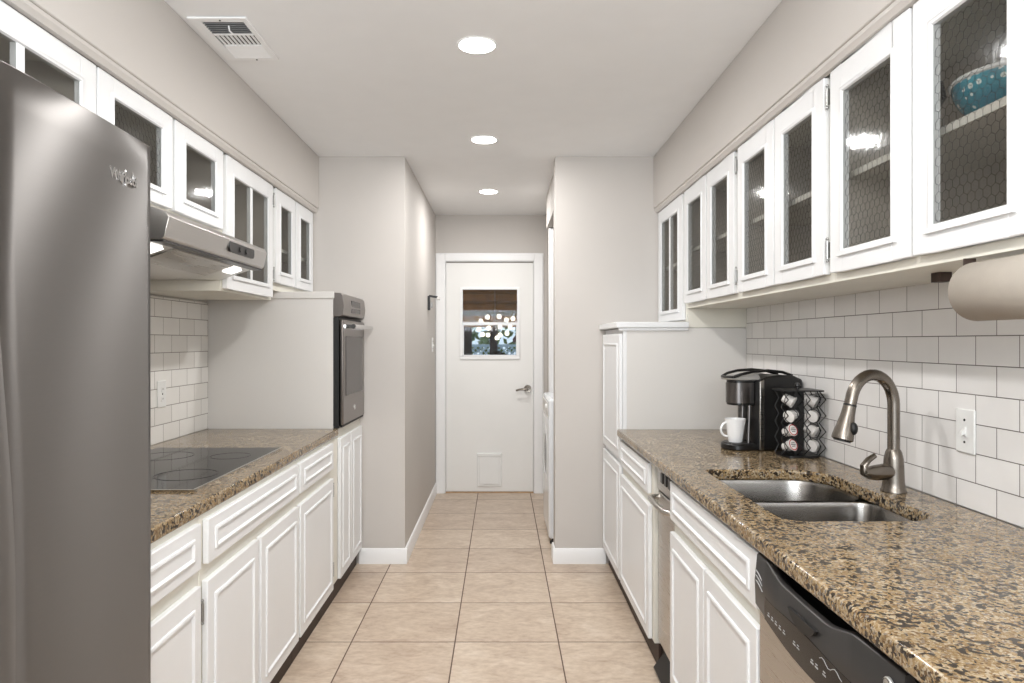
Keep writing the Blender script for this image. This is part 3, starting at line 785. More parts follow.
bgm = MB().lathe([(0.0005, 0.0), (0.0125, 0.0), (0.0135, 0.0015), (0.0135, 0.005), (0.0005, 0.005)], (0.5965, 1.068, 0.811), 24, axis='x')
bg = link('badge', bgm, M['badge'], cpd)
mt2 = Matrix.Translation((0.5960, 1.0755, 0.8055)) @ Matrix(((0, 0, -1, 0), (-1, 0, 0, 0), (0, 1, 0, 0), (0, 0, 0, 1)))
mb = MB(); mb.bm.free(); mb.bm = text_bm('GE', 0.0125, 0.0004, mt2, 0.0, 0.8)
mb.tube([(0.5958, 1.068 + 0.0108 * math.cos(a * PI / 12), 0.811 + 0.0108 * math.sin(a * PI / 12)) for a in range(24)], 0.0005, 5, closed=True)
link('badge_lettering', mb, M['ctrl'], cpd)

# ------------------------------------------------------------------ trash compactor (narrow steel appliance)
tc = thing('trash_compactor', 'narrow stainless trash compactor with loop handle between right base cabinets', 'trash compactor', (0.95, 2.68, 0))
ty0, ty1 = 2.516, 2.838
link('body', MB().box(0.665, 1.20, ty0 + 0.002, ty1 - 0.002, 0.03, 0.845), M['dark'], tc)
link('front_panel', MB().box(0.640, 0.664, ty0 + 0.004, ty1 - 0.012, 0.125, 0.735), M['steel'], tc, bevel=0.004)
link('control_panel', MB().box(0.638, 0.664, ty0 + 0.004, ty1 - 0.012, 0.745, 0.842), M['steel'], tc, bevel=0.003)
for y in (2.60, 2.66, 2.72): link('switch', MB().box(0.630, 0.638, y - 0.018, y + 0.018, 0.785, 0.825), M['black'], tc, bevel=0.002)
hb = MB().tube([(0.640, 2.812, 0.712), (0.622, 2.812, 0.712), (0.606, 2.800, 0.712), (0.599, 2.775, 0.712), (0.597, 2.68, 0.712), (0.599, 2.565, 0.712), (0.608, 2.545, 0.712), (0.622, 2.535, 0.712), (0.640, 2.535, 0.712)], 0.011, 12)
link('handle', hb, M['steel'], tc)
link('toe_pedal', MB().prism([(0.668, 0.02), (0.622, 0.012), (0.616, 0.020), (0.645, 0.06), (0.668, 0.09)], 'y', ty0 + 0.03, ty1 - 0.03), M['black'], tc, bevel=0.004)
link('base', MB().box(0.668, 0.70, ty0 + 0.002, ty1 - 0.002, 0.0, 0.12), M['blackm'], tc)

# ------------------------------------------------------------------ sink
sk = thing('kitchen_sink', 'undermount double bowl stainless sink in the right granite counter', 'sink', (0.93, 2.1, 0.67))
def bowl(y0, y1, r_cam, r_far, depth, x0=0.710, x1=1.131):
    mb = MB(); R = []
    steps = [(0.0, 0.0), (0.004, -0.012), (0.010, -depth * 0.6), (0.018, -depth * 0.85), (0.035, -depth * 0.96), (0.07, -depth), (0.13, -depth - 0.003)]
    rr = [r_cam[0], r_cam[1], r_far[0], r_far[1]]
    for off, z in steps:
        R.append([(x, y, 0.8515 + z) for x, y in rrect(x0 + off, x1 - off, y0 + off * 0.8, y1 - off * 0.8, [max(0.02, q - off * 0.5) for q in rr], 8)])
    mb.rings(R, True, False)
    mb.face([mb.bm.verts.new(p) for p in reversed(R[-1])])
    return mb
link('large_bowl', bowl(2.135, 2.446, (0.05, 0.06), (0.145, 0.04), 0.20), M['sink'], sk, angle=60)
link('small_bowl', bowl(1.746, 2.105, (0.065, 0.095), (0.06, 0.05), 0.19), M['sink'], sk, angle=60)
dv = MB().box(0.7105, 1.1305, 2.105, 2.135, 0.824, 0.8495)
link('divider', dv, M['sink'], sk, bevel=0.008, segs=3)
for y in (2.29, 1.925):
    link('drain', MB().lathe([(0.0005, 0.0), (0.030, 0.0), (0.040, 0.003), (0.043, 0.002), (0.043, 0.0)], (0.93, y, 0.651 if y > 2 else 0.661), 22), M['chrome'], sk)

# ------------------------------------------------------------------ faucet
fc = thing('kitchen_faucet', 'dark brushed nickel pull-down gooseneck faucet behind the sink', 'faucet', (1.185, 2.085, 0.8905))
fx, fy, fz = 1.185, 2.085, 0.8905
link('base', MB().lathe([(0.0005, 0), (0.036, 0), (0.036, 0.004), (0.033, 0.010), (0.0300, 0.03), (0.0285, 0.07), (0.0270, 0.10), (0.0225, 0.12), (0.0185, 0.128), (0.0005, 0.13)], (fx, fy, fz), 28), M['nickel'], fc)
pts = [(fx, fy, fz + 0.12), (fx, fy, fz + 0.19), (fx, fy, fz + 0.262)]
rad = 0.075
dirx = Vector((-0.975, -0.22, 0))
for i in range(1, 17):
    a = PI * i / 16 * 0.93
    o = rad * (1 - math.cos(a)); pts.append((fx + dirx.x * o, fy + dirx.y * o, fz + 0.262 + rad * 1.22 * math.sin(a)))
last = Vector(pts[-1]); tdir = (Vector(pts[-1]) - Vector(pts[-2])).normalized()
pts.append(last + tdir * 0.02)
link('gooseneck', MB().tube(pts, 0.0172, 18), M['nickel'], fc)
p0 = last + tdir * 0.02
hp = [p0 + tdir * d for d in (0.0, 0.004, 0.025, 0.06, 0.09, 0.102, 0.105)]
hdn = link('spray_head', MB().tube(hp, [0.0175, 0.0180, 0.0195, 0.0245, 0.0300, 0.0305, 0.026], 22), M['nickel'], fc)
link('spray_nozzle', MB().tube([hp[-1], hp[-1] + tdir * 0.003], 0.024, 20), M['blackm'], hdn)
bp_ = p0 + tdir * 0.065
side = Vector((0.35, -0.94, 0)).cross(tdir).normalized()
bt_c = bp_ + (Vector((0.6, -0.8, 0)) - tdir * Vector((0.6, -0.8, 0)).dot(tdir)).normalized() * 0.0255
link('spray_button', MB().sphere(tuple(bt_c), 0.012, 14, 1.6), M['blackm'], hdn)
link('collar_ring', MB().tube([p0 - tdir * 0.004, p0 + tdir * 0.001], 0.0184, 20), M['blackm'], hdn)
hl = MB()
ld = Vector((-0.97, -0.26, 0)).normalized() * 1.15
hl.tube([Vector((fx, fy, fz + 0.062)), Vector((fx, fy, fz + 0.062)) + ld * 0.03, Vector((fx, fy, fz + 0.060)) + ld * 0.055, Vector((fx, fy, fz + 0.061)) + ld * 0.075, Vector((fx, fy, fz + 0.066)) + ld * 0.092, Vector((fx, fy, fz + 0.082)) + ld * 0.095,
         Vector((fx, fy, fz + 0.100)) + ld * 0.080, Vector((fx, fy, fz + 0.112)) + ld * 0.060], [0.023, 0.0245, 0.0235, 0.020, 0.015, 0.0105, 0.009, 0.0075], 16)
link('lever_handle', hl, M['nickel'], fc)

# ------------------------------------------------------------------ coffee maker, mug, pod rack
cm = thing('coffee_maker', 'black single-serve coffee maker with silver lid on the right counter', 'coffee maker', (1.053, 2.935, 0.8905), PI + math.radians(12))
def L(name, mb, mat, parent, **kw): return link(name, mb, mat, parent, local=True, **kw)
HW = 0.086
L('body', MB().prism([(-0.198, 0.0), (0.0, 0.0), (0.0, 0.292), (-0.03, 0.306), (-0.09, 0.315), (-0.160, 0.310), (-0.198, 0.294)], 'y', -HW, HW), M['black'], cm, bevel=0.010, segs=3)
L('front_column', MB().prism(rrect(-0.004, 0.004, -HW + 0.006, HW - 0.006, 0.003), 'z', 0.02, 0.285), M['black'], cm)
for sg in (-1, 1): L('edge_band', MB().prism([(-0.016, 0.004), (0.003, 0.004), (0.003, 0.286), (-0.016, 0.296)], 'y', sg * (HW - 0.006), sg * (HW + 0.0015)), M['steel'], cm, bevel=0.002)
L('water_tank', MB().prism(rrect(-0.15, -0.02, -HW - 0.045, -HW - 0.001, 0.018), 'z', 0.0, 0.285), M['ctrlgloss'], cm)
L('brew_head', MB().prism(rrect(-0.01, 0.096, -0.048, 0.048, [0.005, 0.042, 0.042, 0.005]), 'z', 0.186, 0.292), M['black'], cm, bevel=0.004)
L('head_band', MB().prism(rrect(0.004, 0.099, -0.051, 0.051, [0.005, 0.044, 0.044, 0.005]), 'z', 0.196, 0.280), M['darksteel'], cm)
lid = MB()
lid.rings([[(x, y, z) for x, y in rrect(-0.02, xx, -hw, hw, [0.02, 0.05, 0.05, 0.02], 6)] for z, xx, hw in ((0.293, 0.112, 0.066), (0.298, 0.117, 0.068), (0.306, 0.095, 0.062), (0.314, 0.055, 0.052), (0.322, 0.01, 0.040))])
L('lid', lid, M['lid'], cm)
hp = [(0.100, 0.045, 0.305), (0.070, 0.056, 0.317), (0.02, 0.060, 0.328), (-0.05, 0.060, 0.332), (-0.12, 0.056, 0.325), (-0.17, 0.05, 0.31)]
L('lid_handle', MB().tube(hp, 0.006, 8).tube([(x, -y, z) for x, y, z in hp], 0.006, 8).tube([(0.100, -0.045, 0.305), (0.112, 0, 0.304), (0.100, 0.045, 0.305)], 0.006, 8), M['black'], cm)
L('drip_tray', MB().prism(rrect(-0.01, 0.118, -0.066, 0.066, [0.005, 0.055, 0.055, 0.005]), 'z', 0.0, 0.026), M['black'], cm, bevel=0.005)
L('drip_grate', MB().prism(rrect(0.01, 0.112, -0.058, 0.058, [0.01, 0.05, 0.05, 0.01]), 'z', 0.0262, 0.029), M['darkgrey'], cm)
for sg in (-1, 1): L('spout_post', MB().tube([(0.020, sg * 0.026, 0.028), (0.014, sg * 0.026, 0.188)], 0.006, 10), M['darksteel'], cm)

def mug(name, label, cat, loc, r=0.042, h=0.098, ang=PI, mat=None, group=None):
    t = thing(name, label, cat, loc, group=group)
    prof = [(0.0005, 0.0), (r * 0.66, 0.0), (r * 0.70, 0.004), (r * 0.80, h * 0.35), (r * 0.93, h * 0.75), (r * 1.04, h), (r * 0.99, h), (r * 0.86, h * 0.75), (r * 0.73, h * 0.35), (r * 0.62, 0.010), (0.0005, 0.008)]
    L('cup_body', MB().lathe(prof, (0, 0, 0), 28), mat or M['ceramic'], t, angle=60)
    c, s_ = math.cos(ang), math.sin(ang)
    hp = []
    for i in range(11):
        a = PI / 2 + PI * i / 10
        rr = r * 0.86 + 0.027 * (-math.cos(a)); hp.append((c * rr, s_ * rr, h * 0.54 + h * 0.30 * math.sin(a)))
    L('handle', MB().tube(hp, 0.0048, 8), mat or M['ceramic'], t)
    return t
mug('coffee_mug', 'white ceramic mug on the coffee maker drip tray', 'mug', (0.990, 2.921, 0.9200), ang=PI * 1.03)

rk = thing('coffee_pod_rack', 'black wire coffee pod carousel rack beside the coffee maker', 'rack', (1.176, 2.742, 0.8905))
L('top_plate', MB().prism(rrect(-0.078, 0.078, -0.070, 0.070, 0.012), 'z', 0.258, 0.264), M['wire'], rk, bevel=0.001)
L('base_plate', MB().prism(rrect(-0.070, 0.070, -0.066, 0.066, 0.03), 'z', 0.0, 0.008), M['wire'], rk)
L('centre_column', MB().box(-0.018, 0.018, -0.018, 0.018, 0.008, 0.258), M['blackm'], rk)
L('knob', MB().lathe([(0.006, 0.264), (0.006, 0.274), (0.011, 0.278), (0.009, 0.288), (0.0005, 0.290)], (0, 0, 0), 14), M['black'], rk)
podcols = [(-0.040, -0.042, -0.55), (0.046, -0.042, -0.30)]      # x, y, tilt of facing
for (px, py, fa) in podcols:
    for sx in (-0.030, 0.030):
        pts = []
        for k in range(9):
            z = 0.008 + 0.25 * k / 8
            out = -0.020 if k % 2 else 0.010
            pts.append((px + sx + (0.008 if k % 2 else -0.004), py + out, z))
        L('wire_rail', MB().tube(pts, 0.0022, 6), M['wire'], rk)
for sx in (-0.066, 0.074):
    for sy in (-0.02, 0.045):
        L('side_wire', MB().tube([(sx + (0.010 if k % 2 else -0.006), sy, 0.008 + 0.25 * k / 8) for k in range(9)], 0.0022, 6), M['wire'], rk)
for (px, py, fa) in podcols:
    for k in range(4):
        z = 0.045 + 0.058 * k
        L('holder_ring', MB().tube([(px + 0.0265 * math.cos(a), py + 0.004 + 0.006 * math.sin(a), z + 0.0265 * math.sin(a)) for a in [2 * PI * i / 18 for i in range(18)]], 0.0016, 6, closed=True), M['wire'], rk)
# a pod: tapered cup with a foil lid; local +x is the direction the lid faces
pod0 = None
names = {(0, 0): 'red ringed lid, lowest in the left column', (0, 1): 'red ringed lid, second from bottom in the left column',
         (0, 2): 'plain pale lid, third from bottom in the left column', (0, 3): 'plain pale lid, topmost in the left column',
         (1, 0): 'plain pale lid, lowest in the column by the tiled wall', (1, 1): 'plain pale lid, second from bottom in the column by the tiled wall',
         (1, 2): 'plain pale lid, third from bottom in the column by the tiled wall', (1, 3): 'plain pale lid, topmost in the column by the tiled wall'}
for (ci, k), nm in names.items():
    px, py, fa = podcols[ci]
    z = 0.8905 + 0.045 + 0.058 * k
    loc = (1.176 + px, 2.742 + py + 0.012, z)
    rz = -PI / 2 + ([0.50, 0.42, -1.0, 0.9][k] if ci == 0 else [-0.95, 0.8, -0.75, 1.05][k])
    lab = 'coffee pod with ' + nm
    t = thing('coffee_pod', lab, 'coffee pod', loc, rz, 'coffee pods in the wire rack')
    t.rotation_euler = (0, -0.35 if ci == 0 and k < 2 else (0.5 if k % 2 else 0.2), rz)
    if k >= 0:
        L('pod_cup', MB().lathe([(0.0005, -0.030), (0.0165, -0.030), (0.0180, -0.026), (0.0215, 0.010), (0.0245, 0.0105), (0.0245, 0.0125), (0.0005, 0.0125)], (0, 0, 0), 20, axis='x'), M['podw'], t)
        ld_ = L('pod_lid', MB().lathe([(0.0005, 0.0127), (0.0238, 0.0127), (0.0232, 0.0135), (0.0005, 0.0138)], (0, 0, 0), 20, axis='x'), M['podlid'], t)
        if ci == 0 and k < 2:
            rm = MB().lathe([(0.0185, 0.0139), (0.0222, 0.0139), (0.0222, 0.0143), (0.0185, 0.0143)], (0, 0, 0), 22, axis='x')
            L('red_ring', rm, M['red'], ld_)
            rm = MB()
            for j, w in enumerate((0.010, 0.013, 0.009)): rm.box(0.0139, 0.0143, -w, w, 0.006 - j * 0.0065, 0.0085 - j * 0.0065)
            L('print', rm, M['darkgrey'], ld_)

# ------------------------------------------------------------------ wall plates
def plate(label, s, face, y, z, kind, parts_mat='plate', name='outlet_plate', cat='outlet'):
    t = thing(name, label, cat, (s * face, y, z))
    f = face
    link('cover_plate', MB().box(s * f, s * (f - 0.006), y - 0.038, y + 0.038, z - 0.060, z + 0.060), M['plate'], t, bevel=0.003)
    m = MB()
    if kind == 'switch':
        m.box(s * (f - 0.006), s * (f - 0.009), y - 0.007, y + 0.007, z - 0.013, z + 0.013)
        m.prism([(s * (f - 0.009), z - 0.008), (s * (f - 0.018), z - 0.012), (s * (f - 0.018), z - 0.006), (s * (f - 0.009), z + 0.006)], 'y', y - 0.005, y + 0.005)
    else:
        for dz in (-0.022, 0.022): m.prism([(y + 0.014 * math.cos(a * PI / 8), z + dz + 0.0135 * math.sin(a * PI / 8)) for a in range(16)], 'x', s * (f - 0.006), s * (f - 0.008))
    link('switch_toggle' if kind == 'switch' else 'socket', m, M['plate'], t)
    m = MB()
    if kind == 'switch':
        for dz in (-0.030, 0.030): m.sphere((s * (f - 0.0062), y, z + dz), 0.0035, 8)
    else:
        for dz in (-0.022, 0.022):
            m.box(s * (f - 0.008), s * (f - 0.0084), y - 0.006, y - 0.0045, z + dz - 0.003, z + dz + 0.005).box(s * (f - 0.008), s * (f - 0.0084), y + 0.0045, y + 0.006, z + dz - 0.003, z + dz + 0.005)
        m.sphere((s * (f - 0.0062), y, z), 0.0035, 8)
    link('screw' if kind == 'switch' else 'socket_slot', m, M['darkgrey'], t)
    return t
plate('white toggle switch plate on the tiled wall right of the faucet', 1, 1.2695, 1.8825, 1.0998, 'switch', name='light_switch', cat='light switch')
plate('white outlet plate on the tiled wall above the cooktop', -1, 1.5295, 3.10, 1.108, 'outlet')
hs = plate('white light switch plate on the left hallway wall near the back door', -1, 0.5845, 5.81, 1.316, 'switch', name='light_switch', cat='light switch')

sc = thing('wall_sconce', 'small black L-shaped light fixture on the left hallway wall', 'wall light', (-0.585, 5.48, 1.65))
link('back_plate', MB().box(-0.5845, -0.566, 5.455, 5.505, 1.592, 1.705), M['black'], sc, bevel=0.003)
link('arm', MB().obox((-0.540, 5.48, 1.700), (0.034, 0, -0.005), (0, 0.025, 0), (0.001, 0, 0.008)), M['black'], sc, bevel=0.002)
link('lamp_head', MB().box(-0.515, -0.49, 5.455, 5.505, 1.673, 1.700), M['panel'], sc, bevel=0.004)
link('lens', MB().box(-0.565, -0.548, 5.46, 5.50, 1.612, 1.655), M['greybtn'], sc, bevel=0.004)

# ------------------------------------------------------------------ ceiling lights and vent
def downlight(x, y, label, power):
    t = thing('recessed_light', label, 'ceiling light', (x, y, CEIL), group='recessed ceiling lights')
    link('trim_ring', MB().lathe([(0.068, -0.001), (0.068, -0.0035), (0.074, -0.004), (0.078, -0.001)], (x, y, CEIL), 36), M['trim'], t)
    link('lens', MB().lathe([(0.0005, -0.0060), (0.050, -0.0055), (0.0678, -0.004), (0.0678, -0.0005)], (x, y, CEIL), 36), M['lamp'], t)
    area('lamp', (0, 0, -0.012), (0, 0, 0), 0.12, 0.12, power, (1.0, 0.985, 0.965), t, 'DISK')
    return t
LP = 12.5
downlight(-0.0925, 2.606, 'round recessed ceiling light nearest the camera, largest of three', LP)
downlight(-0.097, 3.826, 'round recessed ceiling light in the middle of the row', LP)
downlight(-0.097, 5.15, 'round recessed ceiling light farthest away, close to the back door', LP * 0.9)
downlight(-0.0925, 1.33, 'round recessed ceiling light above the camera', LP * 0.75)
downlight(-0.0925, 0.05, 'round recessed ceiling light behind the camera', LP)

vt = thing('ceiling_vent', 'white rectangular ceiling air vent beside the left soffit', 'air vent', (-0.975, 2.555, CEIL))
vx0, vx1, vy0, vy1 = -1.085, -0.880, 2.375, 2.730
ix0, ix1, iy0, iy1 = -1.045, -0.900, 2.405, 2.705
zc = CEIL
f = MB().box(vx0, ix0, vy0, vy1, zc - 0.008, zc - 0.0005).box(ix1, vx1, vy0, vy1, zc - 0.008, zc - 0.0005).box(ix0, ix1, vy0, iy0, zc - 0.008, zc - 0.0005).box(ix0, ix1, iy1, vy1, zc - 0.008, zc - 0.0005)
b1, b2 = 2.505, 2.602
f.box(ix0, ix1, b1 - 0.005, b1 + 0.005, zc - 0.008, zc - 0.0005).box(ix0, ix1, b2 - 0.005, b2 + 0.005, zc - 0.008, zc - 0.0005)
link('frame', f, M['trim'], vt, bevel=0.002)
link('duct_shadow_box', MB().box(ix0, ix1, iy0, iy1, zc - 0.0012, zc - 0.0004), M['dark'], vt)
lv = MB()
for k in range(6): lv.obox(((ix0 + ix1) / 2, iy0 + 0.012 + 0.015 * k, zc - 0.005), ((ix1 - ix0) / 2, 0, 0), (0, 0.003, 0.003), (0, -0.0004, 0.0004))
link('louver', lv, M['greybtn'], vt)
lv = MB()
for k in range(9): lv.obox((ix0 + 0.010 + 0.0157 * k, (b1 + b2) / 2, zc - 0.005), (0.0028, 0, 0.0028), (0, (b2 - b1) / 2 - 0.005, 0), (-0.0005, 0, 0.0005))
link('louver', lv, M['trim'], vt)
lv = MB()
for k in range(9): lv.obox(((ix0 + ix1) / 2, b2 + 0.010 + 0.0108 * k, zc - 0.005), ((ix1 - ix0) / 2, 0, 0), (0, 0.0055, -0.0022), (0, 0.0003, 0.0006))
link('louver', lv, M['trim'], vt)
link('lever', MB().tube([(-0.962, 2.432, zc - 0.006), (-0.960, 2.436, zc - 0.024), (-0.955, 2.452, zc - 0.026)], 0.003, 6), M['trim'], vt)
link('screw', MB().sphere((-0.975, 2.389, zc - 0.008), 0.0035, 8).sphere((-0.965, 2.722, zc - 0.008), 0.0035, 8), M['darkgrey'], vt)

# ------------------------------------------------------------------ paper towel roll under the right cabinets
pr_ = thing('paper_towel_roll', 'large beige paper towel roll mounted under the right wall cabinets', 'paper towel', (0.985, 1.27, 1.44))
R_ = 0.060
px_, pz_ = 0.968, 1.4455
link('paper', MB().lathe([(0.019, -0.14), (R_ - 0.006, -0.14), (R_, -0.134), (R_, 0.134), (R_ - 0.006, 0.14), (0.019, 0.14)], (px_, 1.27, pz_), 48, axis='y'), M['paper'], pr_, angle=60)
link('cardboard_core', MB().lathe([(0.019, -0.139), (0.016, -0.139), (0.016, 0.139), (0.019, 0.139)], (px_, 1.27, pz_), 24, axis='y'), M['wood'], pr_)
hr = thing('paper_towel_holder', 'dark under-cabinet bracket holding the paper towel roll', 'holder', (0.985, 1.27, 1.51))
m = MB().tube([(px_, 1.112, pz_), (px_, 1.428, pz_)], 0.006, 10)
for y in (1.113, 1.427): m.prism([(px_ - 0.012, 1.5155), (px_ - 0.014, 1.46), (px_, 1.435), (px_ + 0.014, 1.46), (px_ + 0.012, 1.5155)], 'y', y - 0.002, y + 0.002)
link('bracket', m, M['toe'], hr)
tag(link('wood_block', MB().box(1.08, 1.11, 1.70, 1.735, 1.492, 1.5155), M['toe'], origin=(1.09, 1.72, 1.5)), 'small dark wood block under the right wall cabinets beside the paper towel', 'block')

# ------------------------------------------------------------------ things seen through the cabinet glass
zsh = 1.8245
bw = thing('serving_bowl', 'teal patterned bowl with white rim on shelf of nearest right cabinet', 'bowl', (1.122, 1.49, zsh))
rb = 0.128; hb_ = 0.088
pr = []
for i in range(11):
    a = i / 10; pr.append((0.045 + (rb - 0.045) * math.sin(a * PI / 2) ** 0.9, hb_ * (a ** 1.5)))
L('bowl_body', MB().lathe([(0.0005, 0.0), (0.045, 0.0)] + pr[1:] + [(r_ - 0.005, z_ + 0.002) for r_, z_ in reversed(pr[1:])] + [(0.0005, 0.008)], (0, 0, 0), 40), M['teal'], bw, angle=60)
L('rim', MB().tube([(rb * math.cos(a), rb * math.sin(a), hb_) for a in [2 * PI * i / 40 for i in range(40)]], 0.0055, 8, closed=True), M['ceramic'], bw)
for i, (z, nm) in enumerate(((1.5365, 'lower mug of the stacked pair inside the wired glass cabinet'), (1.5365 + 0.076, 'upper mug of the stacked pair inside the wired glass cabinet'))):
    mug('stacked_mug', 'white ' + nm, 'mug', (1.03, 1.715, z), 0.040, 0.075, 0.3, group='stacked mugs in the cabinet')
mug('cup', 'pale cup at the bottom of the middle right wall cabinet', 'cup', (1.06, 2.53, 1.5365), 0.036, 0.05, 0.4)
def goblet(label, loc, h, r, group=None, mat=None):
    t = thing('wine_glass', label, 'glass', loc, group=group)
    L('bowl', MB().lathe([(0.004, h * 0.52), (r * 0.6, h * 0.58), (r, h * 0.75), (r * 0.85, h), (r * 0.81, h), (r * 0.95, h * 0.75), (r * 0.55, h * 0.60), (0.0005, h * 0.55)], (0, 0, 0), 24), mat or M['clearcup'], t, angle=60)
    L('stem', MB().lathe([(0.0005, 0), (r * 0.85, 0.0), (r * 0.8, 0.003), (0.005, 0.008), (0.0035, h * 0.3), (0.004, h * 0.53)], (0, 0, 0), 20), mat or M['clearcup'], t, angle=60)
    return t
goblet('clear stemmed glass on the upper shelf, wired glass door above the faucet', (1.06, 2.20, zsh), 0.17, 0.036)
goblet('clear stemmed glass on the upper shelf behind nearest pair of right doors', (1.05, 1.70, zsh), 0.15, 0.040)
goblet('small clear glass on the upper shelf of the farthest right pair', (1.05, 2.98, zsh), 0.16, 0.036)
st = thing('cake_stand', 'dark round-topped stand inside the glass cabinet above the fridge corner', 'stand', (-1.26, 2.235, 1.8045))
L('stem', MB().lathe([(0.0005, 0.0), (0.05, 0.0), (0.045, 0.006), (0.012, 0.012), (0.009, 0.05), (0.012, 0.09), (0.007, 0.14), (0.012, 0.162), (0.0005, 0.165)], (0, 0, 0), 20), M['darkgrey'], st)
L('top_ring', MB().tube([(0.055 * math.cos(a), 0.055 * math.sin(a), 0.172) for a in [2 * PI * i / 30 for i in range(30)]], 0.007, 8, closed=True), M['darkgrey'], st)
L('top_plate', MB().lathe([(0.0005, 0.164), (0.052, 0.168), (0.052, 0.171), (0.0005, 0.168)], (0, 0, 0), 26), M['darkgrey'], st)

# ------------------------------------------------------------------ washing machine in the hall closet
wm = thing('washing_machine', 'white laundry machine edge just past the right stub wall', 'washing machine', (0.63, 4.90, 0))
link('cabinet_body', MB().box(0.312, 0.96, 4.56, 5.17, 0.035, 0.965), M['appl'], wm, bevel=0.02, segs=4)
link('control_panel', MB().prism([(0.80, 0.966), (0.96, 0.966), (0.96, 1.09), (0.90, 1.10)], 'y', 4.57, 5.16), M['appl'], wm, bevel=0.006)
link('front_fascia', MB().box(0.306, 0.3115, 4.59, 5.14, 0.84, 0.935), M['panel'], wm, bevel=0.002)
link('dial', MB().lathe([(0.0005, -0.010), (0.018, -0.010), (0.020, 0.0)], (0.3055, 4.66, 0.905), 20, axis='x'), M['plate'], wm)
link('door_ring', MB().lathe([(0.14, 0.0), (0.145, -0.004), (0.185, -0.004), (0.20, 0.0)], (0.3117, 4.865, 0.56), 40, axis='x'), M['appl'], wm)
link('door_glass', MB().lathe([(0.0005, -0.006), (0.10, -0.006), (0.142, -0.001)], (0.3117, 4.865, 0.56), 40, axis='x'), M['ctrlgloss'], wm)
for (x, y) in ((0.35, 4.60), (0.35, 5.13), (0.92, 4.60), (0.92, 5.13)):
    link('foot', MB().lathe([(0.028, 0.0), (0.028, 0.015), (0.014, 0.018), (0.014, 0.04)], (x, y, 0), 14, True), M['blackm'], wm)

# ------------------------------------------------------------------ outside, seen through the door window
gr = MB().box(-9, 9, YD + 0.15, 26, -0.10, -0.02); g = link('patio_ground', gr, M['ground']); g['kind'] = 'structure'
rf = MB()
y0r, z0r, y1r, z1r = 6.35, 2.50, 12.4, 1.93
rf.prism([(y0r, z0r), (y1r, z1r), (y1r, z1r + 0.05), (y0r, z0r + 0.05)], 'x', -4, 4)
roof = thing('patio_roof', 'brown timber patio roof seen through the top of the door window', 'patio roof', (0, 9, 0))
link('roof_boards', rf, M['umber'], roof)
for i in range(5):
    yy = 7.6 + 1.05 * i; zz_ = z0r + (z1r - z0r) * (yy - y0r) / (y1r - y0r)
    link('rafter', MB().box(-4, 4, yy - 0.05, yy + 0.05, zz_ - 0.11, zz_ - 0.004), M['umber'], roof)
link('fascia_beam', MB().box(-4, 4, 12.30, 12.42, 1.80, 1.93), M['beam'], roof)
link('header_board', MB().box(-4, 4, 12.32, 12.40, 1.60, 1.80), M['umber'], roof)
for x, lab in ((-0.60, 'brown patio post at left of the door window view'), (-0.14, 'brown patio post at the middle of the door window view'), (1.6, 'brown patio post right of the door window view')):
    link_o = link('patio_post', MB().box(x - 0.07, x + 0.07, 12.28, 12.42, -0.02, 1.60), M['post'], origin=(x, 12.35, -0.02), bevel=0.008)
    tag(link_o, lab, 'post', 'patio posts')
lt = MB()
for i in range(-64, 65):
    x = i * 0.10
    for sgn in (-1, 1):
        lt.obox((x, 13.3 + sgn * 0.008, 0.72), (0.74 * 0.7071 * sgn, 0, 0.74 * 0.7071 * 1.0), (0.012 * 0.7071, 0, -0.012 * 0.7071 * sgn), (0, 0.006, 0))
for x in (-3.9, -1.3, 1.3, 3.9): lt.box(x - 0.05, x + 0.05, 13.32, 13.40, -0.02, 1.32)
lt.box(-4, 4, 13.27, 13.33, 1.24, 1.29).box(-4, 4, 13.27, 13.33, 0.14, 0.20)
tag(link('lattice_fence', lt, M['lattice'], origin=(0, 13.3, 0)), 'pale blue diagonal lattice fence seen through the door window', 'fence')
gl = thing('patio_grill', 'small dark patio grill silhouette in front of the lattice', 'grill', (-0.06, 11.0, -0.02))
L('grill_body', MB().lathe([(0.0005, 0.85), (0.12, 0.90), (0.17, 1.0), (0.17, 1.05), (0.13, 1.16), (0.04, 1.21), (0.0005, 1.215)], (0, 0, 0), 20), M['blackm'], gl)
for a in (0.5, 2.6, 4.7): L('leg', MB().tube([(0.10 * math.cos(a), 0.10 * math.sin(a), 0.9), (0.24 * math.cos(a), 0.24 * math.sin(a), 0.0)], 0.012, 6), M['blackm'], gl)
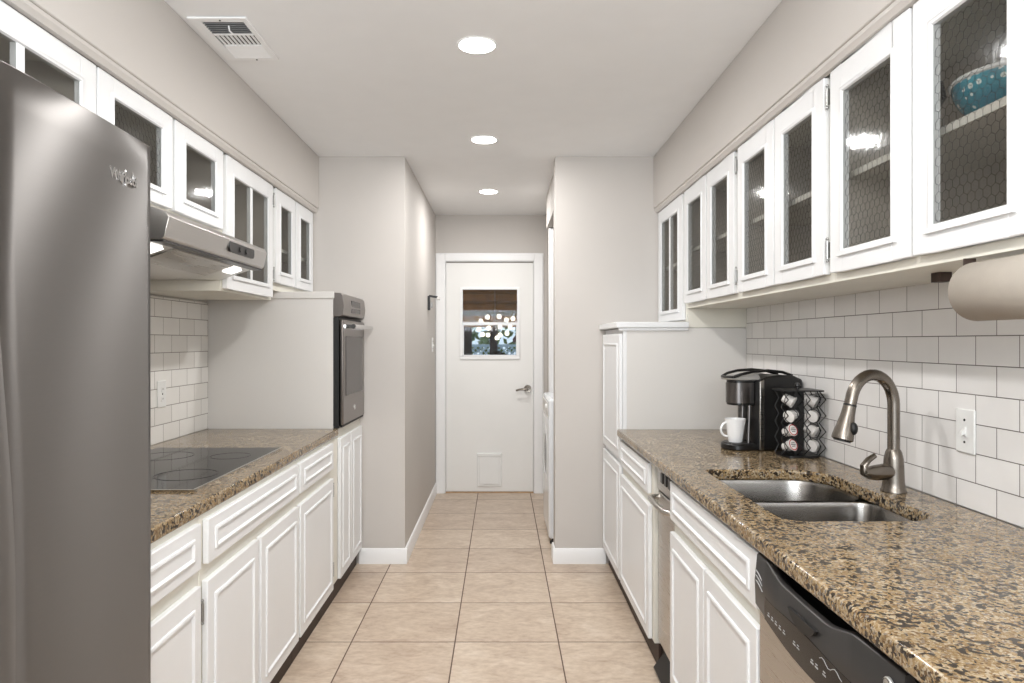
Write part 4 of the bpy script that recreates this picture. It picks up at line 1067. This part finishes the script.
def tree(label, x, y, h, r, mat, seed):
    rnd = random.Random(seed)
    t = thing('garden_tree', label, 'tree', (x, y, -0.02), group='trees beyond the patio')
    L('trunk', MB().tube([(0, 0, 0), (0.04, 0, h * 0.4), (0, 0.03, h * 0.75)], [0.10, 0.08, 0.05], 8), M['bark'], t)
    bm = MB()
    for k in range(420):
        a = rnd.uniform(0, 2 * PI); u = rnd.uniform(-1, 1); q = rnd.uniform(0.5, 1) * r
        c = Vector((q * math.cos(a) * math.sqrt(1 - u * u), q * math.sin(a) * math.sqrt(1 - u * u), h * 0.62 + u * r * 0.95))
        d1 = Vector((rnd.uniform(-1, 1), rnd.uniform(-1, 1), rnd.uniform(-1, 1))).normalized() * rnd.uniform(0.09, 0.17)
        d2 = d1.orthogonal().normalized() * rnd.uniform(0.06, 0.10)
        bm.face([bm.bm.verts.new(c - d1), bm.bm.verts.new(c + d2), bm.bm.verts.new(c + d1), bm.bm.verts.new(c - d2)])
    L('foliage', bm, mat, t, smooth=False)
tree('green leafy tree left of the middle patio post', -1.5, 15.5, 3.0, 1.0, M['leaf'], 1)
tree('reddish leafy tree right of the middle patio post', 1.3, 16.5, 3.2, 1.15, M['pinkleaf'], 2)
tree('green leafy tree behind and between the other two', -0.2, 20.0, 3.6, 1.4, M['leaf'], 3)
# solid chandelier hung outside in place of the one reflected in the door glass
ch = thing('reflected_chandelier', 'glowing multi-globe chandelier standing in for a reflection in the door window', 'chandelier', (-0.085, 9.0, 1.5))
hubp = Vector((-0.085, 9.0, 1.535))
link('hub', MB().sphere(tuple(hubp), 0.03, 12).tube([tuple(hubp), (-0.085, 9.0, 2.225)], 0.006, 6), M['nickel'], ch)
gpx = [(487.5, 317, 0), (499, 316.5, 0.1), (481, 321.5, -0.1), (506.5, 320, 0.1), (513, 318.5, -0.05), (479, 329, 0.05), (482.5, 334.5, -0.1), (488, 335, 0.1), (500, 335, 0), (507, 333.5, -0.1), (500, 326.5, 0.14), (510, 326, 0.05), (489, 328, -0.14), (497, 338, 0.0)]
for (gx, gy, dy) in gpx:
    Y = 9.0 + dy; p = Vector(((gx - 501.5) * Y / 690, Y, EYE + (341.5 - gy) * Y / 690))
    am = link('arm', MB().tube([tuple(hubp), tuple(p)], 0.004, 6), M['nickel'], ch)
    link('globe', MB().sphere(tuple(p), 0.029, 12), M['globe'], am)
